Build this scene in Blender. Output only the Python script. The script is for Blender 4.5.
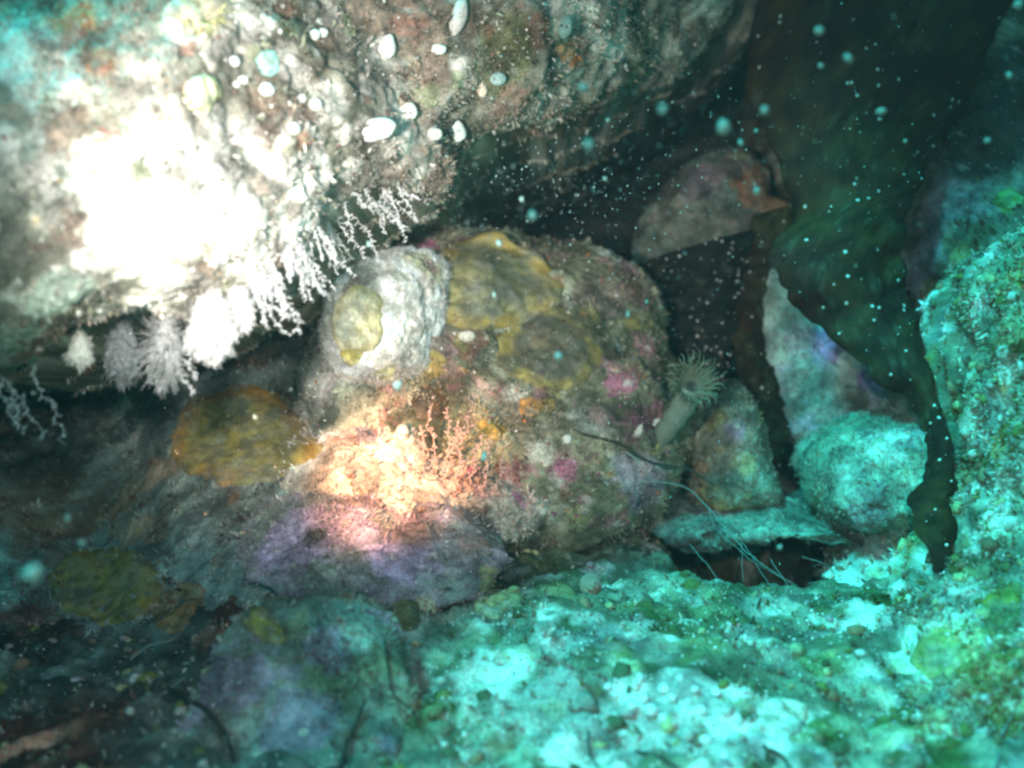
import bpy, math, random, time
import numpy as np
from mathutils import Vector, Matrix
from mathutils.bvhtree import BVHTree
T0 = time.time()
random.seed(7); rng = np.random.default_rng(11)
S = bpy.context.scene
COL = S.collection
for o in list(bpy.data.objects): bpy.data.objects.remove(o)

# ------------------------------------------------------------------ camera
CAM = Vector((0, 0, 0.6)); LENS = 40.0; K = 36.0 / LENS / 1024
cd = bpy.data.cameras.new('camera'); cam = bpy.data.objects.new('camera', cd); COL.objects.link(cam)
cam.location = CAM; cam.rotation_euler = (math.radians(90), 0, 0)
cd.lens = LENS; cd.sensor_width = 36; cd.clip_start = 0.01; cd.clip_end = 200
cd.dof.use_dof = True; cd.dof.focus_distance = 1.3; cd.dof.aperture_fstop = 2.8
S.camera = cam
# ------------------------------------------------------------------ world, sun, lamps
SUN_EL = 52.6           # from behind the camera, a little left
w = bpy.data.worlds.new('World'); S.world = w; w.use_nodes = True
nt = w.node_tree; bg = nt.nodes['Background']
sky = nt.nodes.new('ShaderNodeTexSky'); sky.sky_type = 'NISHITA'; sky.sun_disc = False
sky.sun_elevation = math.radians(SUN_EL); sky.sun_rotation = math.radians(180 + 49)
tint = nt.nodes.new('ShaderNodeMixRGB'); tint.blend_type = 'MULTIPLY'; tint.inputs[0].default_value = 1
tint.inputs[2].default_value = (0.10, 0.80, 0.86, 1)       # daylight filtered by several metres of green water
nt.links.new(sky.outputs[0], tint.inputs[1]); nt.links.new(tint.outputs[0], bg.inputs[0])
bg.inputs[1].default_value = 0.105
sd = bpy.data.lights.new('sun', 'SUN'); so = bpy.data.objects.new('sun', sd); COL.objects.link(so)
sd.energy = 4.5; sd.angle = math.radians(12); sd.color = (0.035, 0.95, 1.0)
sdir = Vector((-0.58, -0.50, 1.0)).normalized()            # towards the sun
so.rotation_euler = sdir.to_track_quat('Z', 'Y').to_euler(); so.location = (1, -2, 4)
def spot(name, loc, tgt, energy, color, size, blend, rad):
    d = bpy.data.lights.new(name, 'SPOT'); o = bpy.data.objects.new(name, d); COL.objects.link(o)
    d.energy = energy; d.color = color; d.spot_size = math.radians(size); d.spot_blend = blend; d.shadow_soft_size = rad
    o.location = loc; o.rotation_euler = (Vector(tgt) - Vector(loc)).to_track_quat('-Z', 'Y').to_euler()
def P(px, py, Y): return Vector(((px - 512) * K * Y, Y, CAM.z + (384 - py) * K * Y))
# the photographer's own strobe and dive torch, whose pools of light the photograph shows
spot('strobe', (-0.22, 0.44, 0.69), P(300, 215, 0.95), 46, (1.0, 0.96, 0.93), 58, 1.0, 0.03)
spot('dive_torch', (-0.33, 0.60, 0.53), P(408, 463, 1.38), 84, (1.0, 0.46, 0.21), 18, 1.0, 0.012)
spot('camera_flash', (0.06, -0.04, 0.69), P(340, 470, 1.5), 10, (1.0, 0.97, 0.92), 95, 1.0, 0.01)
S.view_settings.view_transform = 'Standard'; S.view_settings.look = 'None'
S.view_settings.exposure = 0.35; S.view_settings.gamma = 1; S.view_settings.use_curve_mapping = False
S.render.engine = 'CYCLES'
S.cycles.pixel_filter_type = 'BLACKMAN_HARRIS'; S.cycles.filter_width = 2.6     # the small camera's soft lens
S.render.resolution_x = 1024; S.render.resolution_y = 768

# ------------------------------------------------------------------ numpy noise
_pt = rng.permutation(256).astype(np.int64); _ft = rng.random(256) * 2 - 1
def vnoise(p):
    i = np.floor(p).astype(np.int64); f = p - i; f = f * f * (3 - 2 * f)
    r = 0
    for dx in (0, 1):
        wx = f[..., 0] if dx else 1 - f[..., 0]; hx = _pt[(i[..., 0] + dx) & 255]
        for dy in (0, 1):
            wy = f[..., 1] if dy else 1 - f[..., 1]; hy = _pt[(hx + i[..., 1] + dy) & 255]
            for dz in (0, 1):
                wz = f[..., 2] if dz else 1 - f[..., 2]
                r = r + wx * wy * wz * _ft[_pt[(hy + i[..., 2] + dz) & 255]]
    return r
def fbm(p, size, octv=4, gain=0.5, off=0.0):
    q = p / size + off; a = 1.0; s = 0; t = 0
    for k in range(octv):
        s = s + a * vnoise(q); t += a; a *= gain; q = q * 2.07 + 13.7
    return s / t
def worley(p, size, off=0.0):
    """distance to the nearest feature point and a random number for its cell"""
    q = p / size + off; i = np.floor(q).astype(np.int64)
    best = np.full(q.shape[:-1], 9.0); cid = np.zeros(q.shape[:-1])
    for dx in (-1, 0, 1):
        for dy in (-1, 0, 1):
            for dz in (-1, 0, 1):
                h = _pt[(_pt[(_pt[(i[..., 0] + dx) & 255] + i[..., 1] + dy) & 255] + i[..., 2] + dz) & 255]
                cx = i[..., 0] + dx + (_ft[h] * .5 + .5); cy = i[..., 1] + dy + (_ft[(h + 71) & 255] * .5 + .5); cz = i[..., 2] + dz + (_ft[(h + 151) & 255] * .5 + .5)
                d = (q[..., 0] - cx) ** 2 + (q[..., 1] - cy) ** 2 + (q[..., 2] - cz) ** 2
                m = d < best; best = np.where(m, d, best); cid = np.where(m, (_ft[(h + 31) & 255] * .5 + .5), cid)
    return np.sqrt(best), cid
def sstep(a, b, x):
    t = np.clip((x - a) / (b - a), 0, 1); return t * t * (3 - 2 * t)

# ------------------------------------------------------------------ mesh plumbing
def raw_mesh(name, V, F, mat, col=None, smooth=True):
    """V (n,3), F (m,3|4) -> mesh"""
    me = bpy.data.meshes.new(name); V = np.asarray(V, np.float32); F = np.asarray(F, np.int32)
    me.vertices.add(len(V)); me.vertices.foreach_set('co', V.ravel())
    k = F.shape[1]; me.loops.add(F.size); me.loops.foreach_set('vertex_index', F.ravel())
    me.polygons.add(len(F)); me.polygons.foreach_set('loop_start', np.arange(0, F.size, k, dtype=np.int32))
    me.polygons.foreach_set('loop_total', np.full(len(F), k, np.int32))
    me.polygons.foreach_set('use_smooth', np.full(len(F), smooth))
    me.update(calc_edges=True)
    if col is not None:
        a = me.color_attributes.new('Col', 'FLOAT_COLOR', 'POINT')
        c = np.ones((len(V), 4), np.float32); c[:, :3] = col; a.data.foreach_set('color', c.ravel())
    if mat: me.materials.append(mat)
    return me
def link(name, me, parent=None, **kw):
    o = bpy.data.objects.new(name, me); COL.objects.link(o)
    if parent: o.parent = parent
    for k, v in kw.items():
        if v: o[k] = v
    return o
def thing(name, me, label, category, group=None): return link(name, me, label=label, category=category, group=group)
def empty(name, loc, label, category, group=None):
    o = bpy.data.objects.new(name, None); COL.objects.link(o); o.location = loc; o.empty_display_size = .02
    o['label'] = label; o['category'] = category
    if group: o['group'] = group
    return o

# ------------------------------------------------------------------ materials
def new_mat(name):
    m = bpy.data.materials.new(name); m.use_nodes = True
    n = m.node_tree.nodes; l = m.node_tree.links; return m, n, l, n['Principled BSDF']
def reef_mat(name, fine=330, lo=0.6, hi=1.45, rough=0.85, bump=0.45, spec=0.25):
    m, n, l, b = new_mat(name)
    at = n.new('ShaderNodeAttribute'); at.attribute_name = 'Col'
    tc = n.new('ShaderNodeTexCoord')
    nz = n.new('ShaderNodeTexNoise'); nz.inputs['Scale'].default_value = fine; nz.inputs['Detail'].default_value = 3; nz.inputs['Roughness'].default_value = .65
    l.new(tc.outputs['Object'], nz.inputs['Vector'])
    mr = n.new('ShaderNodeMapRange'); mr.inputs[1].default_value = .3; mr.inputs[2].default_value = .7; mr.inputs[3].default_value = lo; mr.inputs[4].default_value = hi
    l.new(nz.outputs[0], mr.inputs[0])
    mx = n.new('ShaderNodeMixRGB'); mx.blend_type = 'MULTIPLY'; mx.inputs[0].default_value = 1
    l.new(at.outputs['Color'], mx.inputs[1]); l.new(mr.outputs[0], mx.inputs[2])
    # pale specks: tiny calcareous grains
    vo = n.new('ShaderNodeTexVoronoi'); vo.inputs['Scale'].default_value = fine * .42
    l.new(tc.outputs['Object'], vo.inputs['Vector'])
    th = n.new('ShaderNodeMath'); th.operation = 'LESS_THAN'; th.inputs[1].default_value = .17
    l.new(vo.outputs['Distance'], th.inputs[0])
    sp = n.new('ShaderNodeSeparateColor'); l.new(vo.outputs['Color'], sp.inputs[0])
    t2 = n.new('ShaderNodeMath'); t2.operation = 'GREATER_THAN'; t2.inputs[1].default_value = .80; l.new(sp.outputs[0], t2.inputs[0])
    mu = n.new('ShaderNodeMath'); mu.operation = 'MULTIPLY'; l.new(th.outputs[0], mu.inputs[0]); l.new(t2.outputs[0], mu.inputs[1])
    m2 = n.new('ShaderNodeMixRGB'); m2.inputs[2].default_value = (.62, .6, .54, 1)
    l.new(mu.outputs[0], m2.inputs[0]); l.new(mx.outputs[0], m2.inputs[1])
    l.new(m2.outputs[0], b.inputs['Base Color'])
    bp = n.new('ShaderNodeBump'); bp.inputs['Strength'].default_value = bump; bp.inputs['Distance'].default_value = .002
    n2 = n.new('ShaderNodeTexNoise'); n2.inputs['Scale'].default_value = fine * .6; n2.inputs['Detail'].default_value = 4
    l.new(tc.outputs['Object'], n2.inputs['Vector'])
    l.new(n2.outputs[0], bp.inputs['Height']); l.new(bp.outputs[0], b.inputs['Normal'])
    b.inputs['Roughness'].default_value = rough; b.inputs['Specular IOR Level'].default_value = spec
    return m
def plain_mat(name, col, rough=.6, noise=250, var=.45, spec=.3, trans=0, sss=0, bump=.3):
    m, n, l, b = new_mat(name)
    tc = n.new('ShaderNodeTexCoord'); nz = n.new('ShaderNodeTexNoise'); nz.inputs['Scale'].default_value = noise; nz.inputs['Detail'].default_value = 4
    l.new(tc.outputs['Object'], nz.inputs['Vector'])
    r = n.new('ShaderNodeValToRGB'); r.color_ramp.elements[0].position = .3; r.color_ramp.elements[1].position = .7
    r.color_ramp.elements[0].color = (*[c * (1 - var) for c in col], 1); r.color_ramp.elements[1].color = (*[min(.9, c * (1 + var)) for c in col], 1)
    l.new(nz.outputs[0], r.inputs[0]); l.new(r.outputs[0], b.inputs['Base Color'])
    b.inputs['Roughness'].default_value = rough; b.inputs['Specular IOR Level'].default_value = spec
    if sss: b.inputs['Subsurface Weight'].default_value = sss; b.inputs['Subsurface Radius'].default_value = (.01, .008, .006)
    bp = n.new('ShaderNodeBump'); bp.inputs['Strength'].default_value = bump; bp.inputs['Distance'].default_value = .001
    l.new(nz.outputs[0], bp.inputs['Height']); l.new(bp.outputs[0], b.inputs['Normal'])
    return m
M_REEF = reef_mat('encrusted_reef_rock')
M_TURF = reef_mat('algal_turf', fine=600, lo=.7, hi=1.35, bump=0)
M_SPONGE = reef_mat('encrusting_sponge', fine=500, lo=.62, hi=1.4, rough=.7, bump=.5)
M_KELP = reef_mat('kelp_blade', fine=160, lo=.75, hi=1.25, rough=.75, bump=.2, spec=.15)
M_WHITE = plain_mat('white_calcareous', (.72, .68, .6), .6, 300, .2)
M_HYD = plain_mat('white_hydroid', (.74, .72, .70), .7, 600, .2)
M_SPECK = plain_mat('marine_snow', (.45, .5, .46), .7, 600, .15)

# ------------------------------------------------------------------ surfaces
SURF = []
class Surf:
    pass
def grid_faces(nr, na, wrap):
    r = np.arange(nr - 1)[:, None]; a = np.arange(na if wrap else na - 1)[None, :]
    a2 = (a + 1) % na
    return np.stack([r * na + a, r * na + a2, (r + 1) * na + a2, (r + 1) * na + a], -1).reshape(-1, 4)
def grid_normals(V, wrap):
    if wrap: da = np.roll(V, -1, 1) - np.roll(V, 1, 1)
    else: da = np.gradient(V, axis=1)
    dr = np.gradient(V, axis=0)
    n = np.cross(dr, da); return n / (np.linalg.norm(n, axis=-1, keepdims=True) + 1e-12)
def catmull(pts, n):
    pts = np.array(pts, float); m = len(pts)
    t = np.linspace(0, m, n, endpoint=False); i = np.floor(t).astype(int); f = (t - i)[:, None]
    p0, p1, p2, p3 = pts[(i - 1) % m], pts[i % m], pts[(i + 1) % m], pts[(i + 2) % m]
    return .5 * ((2 * p1) + (-p0 + p2) * f + (2 * p0 - 5 * p1 + 4 * p2 - p3) * f * f + (-p0 + 3 * p1 - 3 * p2 + p3) * f ** 3)
def make_surf(name, V, wrap, amps, pal, toward=None, keep_edge=False):
    """displace grid V outward by layered noise, register"""
    s = Surf(); s.name = name; s.wrap = wrap
    N = grid_normals(V, wrap)
    flip = np.sum(N * (V - V.reshape(-1, 3).mean(0)), -1).mean() < 0 if wrap else N[..., 2].mean() < 0
    if flip: N = -N
    s.flip = flip
    d = 0
    big, lump, fine = amps
    d = d + big[1] * fbm(V, big[0], 3)
    w1, _ = worley(V + .25 * lump[0] * np.stack([vnoise(V / lump[0] * 1.7 + k * 9) for k in range(3)], -1), lump[0])
    d = d + lump[1] * (.45 - w1)
    w2, _ = worley(V, lump[0] * .37, 5.3)
    d = d + lump[1] * .42 * (.45 - w2)
    d = d + fine[1] * fbm(V, fine[0], 3, .6)
    V = V + N * d[..., None]
    s.V = V; s.N = grid_normals(V, wrap) * (-1 if flip else 1); s.pal = pal; s.patches = []
    st = 2 if V.shape[0] * V.shape[1] > 20000 else 1
    W = V[::st, ::st]; nr, na = W.shape[:2]
    s.bvh = BVHTree.FromPolygons([tuple(p) for p in W.reshape(-1, 3).tolist()], grid_faces(nr, na, wrap).tolist())
    SURF.append(s); return s
def outline_rock(name, pts, tf, tb, nr, na, amps, pal, centre=None, power=.75, backrings=24):
    B = np.array([P(*p) for p in pts]); B = catmull(B, na)
    C = np.array(P(*centre)) if centre else B.mean(0)
    th = np.concatenate([np.linspace(.0, math.pi / 2, nr) , np.linspace(math.pi / 2, math.pi, backrings)[1:]])
    s = np.sin(th) ** power; c = np.cos(th)
    off = np.where(c > 0, -tf * np.abs(c) ** .9, tb * np.abs(c))
    V = C[None, None] + (B[None] - C[None, None]) * s[:, None, None]
    V[..., 1] += off[:, None]
    return make_surf(name, V, True, amps, pal)
def ray(px, py, only=None):
    d = (P(px, py, 1) - CAM).normalized(); best = None
    for s in SURF:
        if only and s.name not in only: continue
        h = s.bvh.ray_cast(CAM, d)
        if h[0] is not None and (best is None or h[3] < best[3]):
            n = h[1]
            if n.dot(d) > 0: n = -n
            best = (h[0], n, s, h[3])
    return best
def patch(px, py, rpx, col, strength=1.0, asp=1.0, rough=.5):
    h = ray(px, py)
    if h is None: return
    h[2].patches.append((np.array(h[0]), rpx * K * h[0].y, np.array(col), strength, rough))
def colour(s):
    V = s.V; shape = V.shape[:2]; pal = [np.array(c) for c in s.pal]
    n1 = fbm(V, .11, 4, .6, 3.1); n2 = fbm(V, .05, 4, .6, 17.2)
    c = pal[0] + (pal[1] - pal[0]) * sstep(-.2, .2, n1)[..., None]
    c = c + (pal[2] - c) * sstep(.12, .3, n2)[..., None]
    if len(pal) > 3: c = c + (pal[3] - c) * sstep(.15, .3, fbm(V, .07, 4, .6, 41.0))[..., None]
    for (ctr, r, pc, st, ro) in s.patches:
        d = np.linalg.norm(V - ctr, axis=-1) / r; near = d < 2.2
        if not near.any(): continue
        nz = fbm(V[near], r * .8, 4, .6, 7.7); dd = d[near] + ro * nz * 1.6
        m = (1 - sstep(.7, 1.05, dd)) * st
        cc = c[near]; c[near] = cc + (pc - cc) * m[:, None]
    w, cid = worley(V, .011, 2.2); w2, cid2 = worley(V, .024, 8.8)
    k = .8 + .4 * cid; c = c * k[..., None] * (.78 + .44 * cid2)[..., None]
    # odd coloured cells: small encrusting animals
    for lo_, hi_, cc, mm in ((.0, .05, (.50, .46, .38), .6), (.95, .97, (.32, .10, .09), .4), (.98, 1.0, (.42, .24, .06), .45)):
        m = ((cid > lo_) & (cid <= hi_) & (w < .42)) * mm; c = c + (np.array(cc) - c) * m[..., None]
    c = c * (.55 + .9 * sstep(-.4, .4, fbm(V, .035, 4, .55, 23.0)))[..., None]
    return np.clip(c, .004, .85)
def finish(s, **kw):
    nr, na = s.V.shape[:2]; F = grid_faces(nr, na, s.wrap)
    if s.flip: F = F[:, ::-1]
    me = raw_mesh(s.name, s.V.reshape(-1, 3), F, M_REEF, s.col.reshape(-1, 3))
    nm = s.name.split('#')[0]
    s.obj = link(nm, me, **kw); return s.obj

# palettes (albedo): dark, mid, pale, accent
OVER = [(.16, .15, .11), (.30, .27, .22), (.46, .42, .36), (.20, .15, .11)]
CENT = [(.12, .13, .08), (.23, .22, .14), (.25, .15, .14), (.28, .29, .21)]
LEFT = [(.14, .18, .16), (.24, .27, .24), (.30, .33, .28), (.24, .18, .13)]
FLOOR = [(.09, .12, .06), (.25, .27, .19), (.50, .50, .43), (.08, .10, .03)]
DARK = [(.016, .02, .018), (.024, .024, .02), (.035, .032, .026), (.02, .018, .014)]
PALE = [(.34, .38, .32), (.48, .50, .43), (.42, .36, .40), (.55, .56, .5)]
PURP = [(.20, .19, .18), (.34, .27, .31), (.20, .22, .18), (.42, .36, .39)]
A_BIG = ((.22, .05), (.045, .012), (.010, .0045))
A_MED = ((.14, .022), (.032, .009), (.008, .0035))
A_SML = ((.06, .010), (.022, .006), (.007, .0028))

# --- the seabed, one sheet: dense in view, coarse beyond
gx = np.concatenate([[-8, -5, -3, -2, -1.5], np.linspace(-1.05, 1.05, 400), [1.5, 2, 3, 5, 8]])
gy = np.concatenate([[-8, -4, -2, -1, -.3, .1, .4], np.linspace(.68, 2.0, 300), [2.6, 3, 3.6, 5, 8]])
GX, GY = np.meshgrid(gx, gy)
prof = np.interp(GY, [-8, .6, .9, 1.1, 1.35, 1.5, 1.8, 2.3, 8], [.1, .265, .30, .335, .372, .385, .40, .45, .6])
Gz = prof + .03 * np.exp(-((GX - .05) / .2) ** 2 - ((GY - 1.15) / .15) ** 2) - .3 * sstep(1.33, 1.42, GY) * (1 - sstep(1.75, 1.9, GY)) * sstep(.19, .28, GX) * (1 - sstep(.53, .62, GX))
Gz += .10 * sstep(.38, .8, GX) * sstep(.6, 1.0, GY) - .05 * sstep(-.25, -.6, GX)
floor = make_surf('seabed', np.stack([GX, GY, Gz], -1), False, ((.20, .035), (.045, .022), (.012, .006)), FLOOR)

# --- great rock masses, with added sun blockers out of view
over = outline_rock('rock_overhang', [(-420, 330, .95), (-150, 395, .95), (0, 372, .98), (75, 338, 1.0), (150, 312, 1.02), (235, 292, 1.05), (305, 240, 1.12), (375, 196, 1.2), (440, 188, 1.3), (480, 152, 1.4), (560, 128, 1.5),
    (640, 100, 1.65), (705, 60, 1.8), (760, 28, 1.95), (800, -30, 2.1), (800, -260, 2.1), (560, -420, 1.7), (200, -450, 1.2), (-250, -420, 1.0), (-480, 0, .9)],
    .22, 1.9, 220, 560, A_BIG, OVER, centre=(235, -20, 1.20), power=.8)
block_rock = outline_rock('sun_block_rock', [(-700, -260, .62), (-480, -330, .62), (-440, -420, .64), (-500, -600, .66), (-1000, -680, .7), (-1900, -640, .7), (-2000, -300, .66), (-1200, -160, .62)], .2, .35, 50, 140, A_BIG, OVER)  # unseen rock added to keep the sun off the lower left
block_wall = outline_rock('sun_block_wall', [(-1500, 900, 1.25), (-1500, -420, 1.25), (-500, -440, 1.25), (-270, -200, 1.28), (-230, 150, 1.3), (-230, 520, 1.3), (-300, 900, 1.25)], .2, 1.2, 50, 140, A_BIG, DARK)  # unseen wall added to stop sunlight leaking in at the left border
roof = outline_rock('shade_roof', [(-900, -420, 1.6), (-300, -330, 1.7), (200, -330, 1.75), (700, -430, 1.38), (1200, -300, 1.3), (1700, -290, 1.25), (2200, -500, 1.5), (1800, -900, 1.6), (900, -950, 1.7), (0, -950, 1.6), (-900, -800, 1.6)],
    .35, 1.6, 50, 160, A_BIG, DARK)  # out-of-view roof added and shaped to shade the crevice and top right
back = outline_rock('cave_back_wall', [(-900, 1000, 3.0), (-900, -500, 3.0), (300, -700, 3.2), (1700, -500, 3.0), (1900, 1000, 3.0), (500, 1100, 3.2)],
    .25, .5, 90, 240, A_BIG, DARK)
wall = outline_rock('rock_wall', [(1330, -260, 1.5), (1000, -180, 1.95), (840, -120, 2.3), (775, 20, 2.35), (772, 120, 2.2), (810, 220, 2.0), (860, 330, 1.85), (900, 430, 1.75), (900, 560, 1.6), (880, 660, 1.4), (900, 800, 1.1), (1000, 950, .95), (1300, 950, .9), (1500, 400, 1.1)],
    .16, .9, 120, 300, A_BIG, [(.10, .09, .06), (.22, .2, .14), (.4, .4, .33), (.12, .08, .05)], centre=(1110, 330, 1.45), power=.9)
reef = outline_rock('sunlit_reef_slope', [(1300, 110, 1.15), (1120, 190, 1.25), (1035, 232, 1.32), (985, 305, 1.36), (952, 385, 1.36), (948, 470, 1.32), (925, 550, 1.26), (885, 620, 1.2), (862, 690, 1.1), (850, 800, 1.0), (950, 950, .9), (1400, 900, .9)],
    .10, .5, 165, 350, ((.14, .055), (.04, .016), (.009, .004)), [(.20, .22, .14), (.42, .44, .35), (.66, .66, .58), (.14, .13, .04)], centre=(1060, 560, 1.08), power=.85)
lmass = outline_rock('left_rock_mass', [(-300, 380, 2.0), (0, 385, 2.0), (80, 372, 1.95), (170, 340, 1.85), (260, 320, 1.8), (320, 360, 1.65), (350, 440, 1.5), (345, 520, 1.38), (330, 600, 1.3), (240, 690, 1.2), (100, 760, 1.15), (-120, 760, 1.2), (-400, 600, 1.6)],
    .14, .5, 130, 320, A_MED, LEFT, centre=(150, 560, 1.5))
cent = outline_rock('central_boulder', [(312, 300, 1.6), (340, 262, 1.62), (400, 238, 1.68), (470, 226, 1.72), (545, 238, 1.75), (612, 262, 1.76), (652, 302, 1.75), (668, 350, 1.72), (700, 400, 1.7), (695, 460, 1.62), (650, 510, 1.55), (560, 545, 1.5), (470, 550, 1.45), (390, 530, 1.42), (330, 470, 1.46), (308, 385, 1.52)],
      .15, .35, 160, 380, ((.15, .045), (.034, .010), (.008, .0035)), CENT, centre=(490, 400, 1.62), power=.6)
peak = outline_rock('peaked_rock', [(630, 275, 2.15), (640, 225, 2.15), (662, 188, 2.15), (700, 158, 2.15), (735, 148, 2.15), (762, 168, 2.15), (768, 196, 2.12), (788, 206, 2.1), (775, 222, 2.1), (760, 250, 2.1), (745, 300, 2.1), (690, 330, 2.1), (645, 320, 2.1)],
    .08, .25, 70, 220, A_SML, [(.12, .15, .12), (.18, .2, .16), (.22, .22, .18), (.18, .15, .13)])
slab = outline_rock('leaning_slab', [(752, 240, 1.80), (778, 272, 1.78), (815, 318, 1.74), (860, 352, 1.70), (905, 395, 1.66), (930, 425, 1.64), (915, 455, 1.64), (850, 455, 1.66), (790, 440, 1.68), (762, 400, 1.72), (755, 330, 1.76), (745, 280, 1.79)],
    .03, .2, 110, 300, ((.09, .020), (.03, .006), (.008, .0025)), PALE, power=.45)
pale = outline_rock('pale_round_boulder', [(806, 462, 1.50), (830, 432, 1.52), (872, 416, 1.53), (912, 418, 1.52), (932, 440, 1.5), (930, 485, 1.47), (905, 522, 1.45), (855, 530, 1.45), (820, 505, 1.46)],
    .10, .2, 90, 260, ((.08, .014), (.03, .006), (.006, .0022)), [(.22, .24, .17), (.32, .33, .25), (.30, .26, .24), (.4, .4, .33)], power=.55)
tri = outline_rock('triangular_rock', [(692, 495, 1.58), (690, 445, 1.6), (705, 408, 1.62), (728, 380, 1.64), (748, 392, 1.64), (760, 430, 1.62), (775, 470, 1.6), (778, 500, 1.56), (735, 510, 1.55)],
    .07, .15, 60, 180, A_SML, [(.2, .2, .14), (.32, .3, .22), (.4, .4, .33), (.34, .24, .12)])
shou = outline_rock('glow_shoulder_rock', [(318, 335, 1.42), (322, 292, 1.42), (342, 264, 1.44), (385, 246, 1.48), (428, 244, 1.52), (456, 268, 1.54), (450, 320, 1.52), (436, 362, 1.5), (395, 385, 1.46), (345, 380, 1.44)],
    .07, .2, 80, 220, A_MED, [(.60, .59, .53), (.74, .72, .66), (.82, .80, .76), (.62, .56, .48)], centre=(385, 318, 1.46))  # added rock; its pale colours stand in for the strobe glow
ledge = outline_rock('ledge_above_slit', [(655, 505, 1.56), (705, 490, 1.6), (780, 492, 1.62), (860, 505, 1.62), (905, 520, 1.6), (912, 548, 1.55), (860, 542, 1.5), (780, 534, 1.46), (710, 536, 1.45), (655, 535, 1.47)],
    .07, .25, 90, 300, ((.09, .030), (.03, .010), (.008, .0035)), [(.14, .16, .12), (.26, .28, .22), (.38, .4, .33), (.2, .14, .12)])
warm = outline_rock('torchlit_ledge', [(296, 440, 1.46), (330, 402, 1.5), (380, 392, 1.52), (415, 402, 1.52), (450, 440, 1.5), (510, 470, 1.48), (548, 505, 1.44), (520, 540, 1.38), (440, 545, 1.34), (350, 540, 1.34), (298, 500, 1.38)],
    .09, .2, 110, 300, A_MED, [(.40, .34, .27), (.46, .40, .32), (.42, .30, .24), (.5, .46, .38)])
purp = outline_rock('purple_crusted_rock', [(236, 535, 1.30), (275, 500, 1.34), (360, 490, 1.34), (440, 500, 1.34), (490, 520, 1.32), (508, 555, 1.28), (470, 595, 1.22), (400, 612, 1.18), (310, 600, 1.2), (250, 575, 1.24)],
    .035, .2, 110, 320, ((.10, .016), (.034, .006), (.008, .0025)), PURP, power=.9)
grey = outline_rock('grey_foreground_rock', [(150, 770, .95), (195, 690, .99), (232, 620, 1.03), (285, 598, 1.06), (350, 606, 1.06), (392, 640, 1.03), (410, 700, .98), (395, 760, .93), (340, 840, .88), (180, 850, .88)],
    .035, .2, 110, 300, ((.14, .012), (.04, .004), (.008, .002)), [(.15, .19, .15), (.23, .27, .22), (.25, .22, .26), (.16, .17, .10)], power=.9)
for q in ((15, 420), (15, 470), (30, 520)):
    h = ray(*q)
    if h: print('HIT', q, h[2].name, tuple(h[0]), [t.name for t in SURF if t.bvh.ray_cast(h[0] + sdir * .03, sdir)[0] is not None])
print('surfaces', time.time() - T0)

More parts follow.
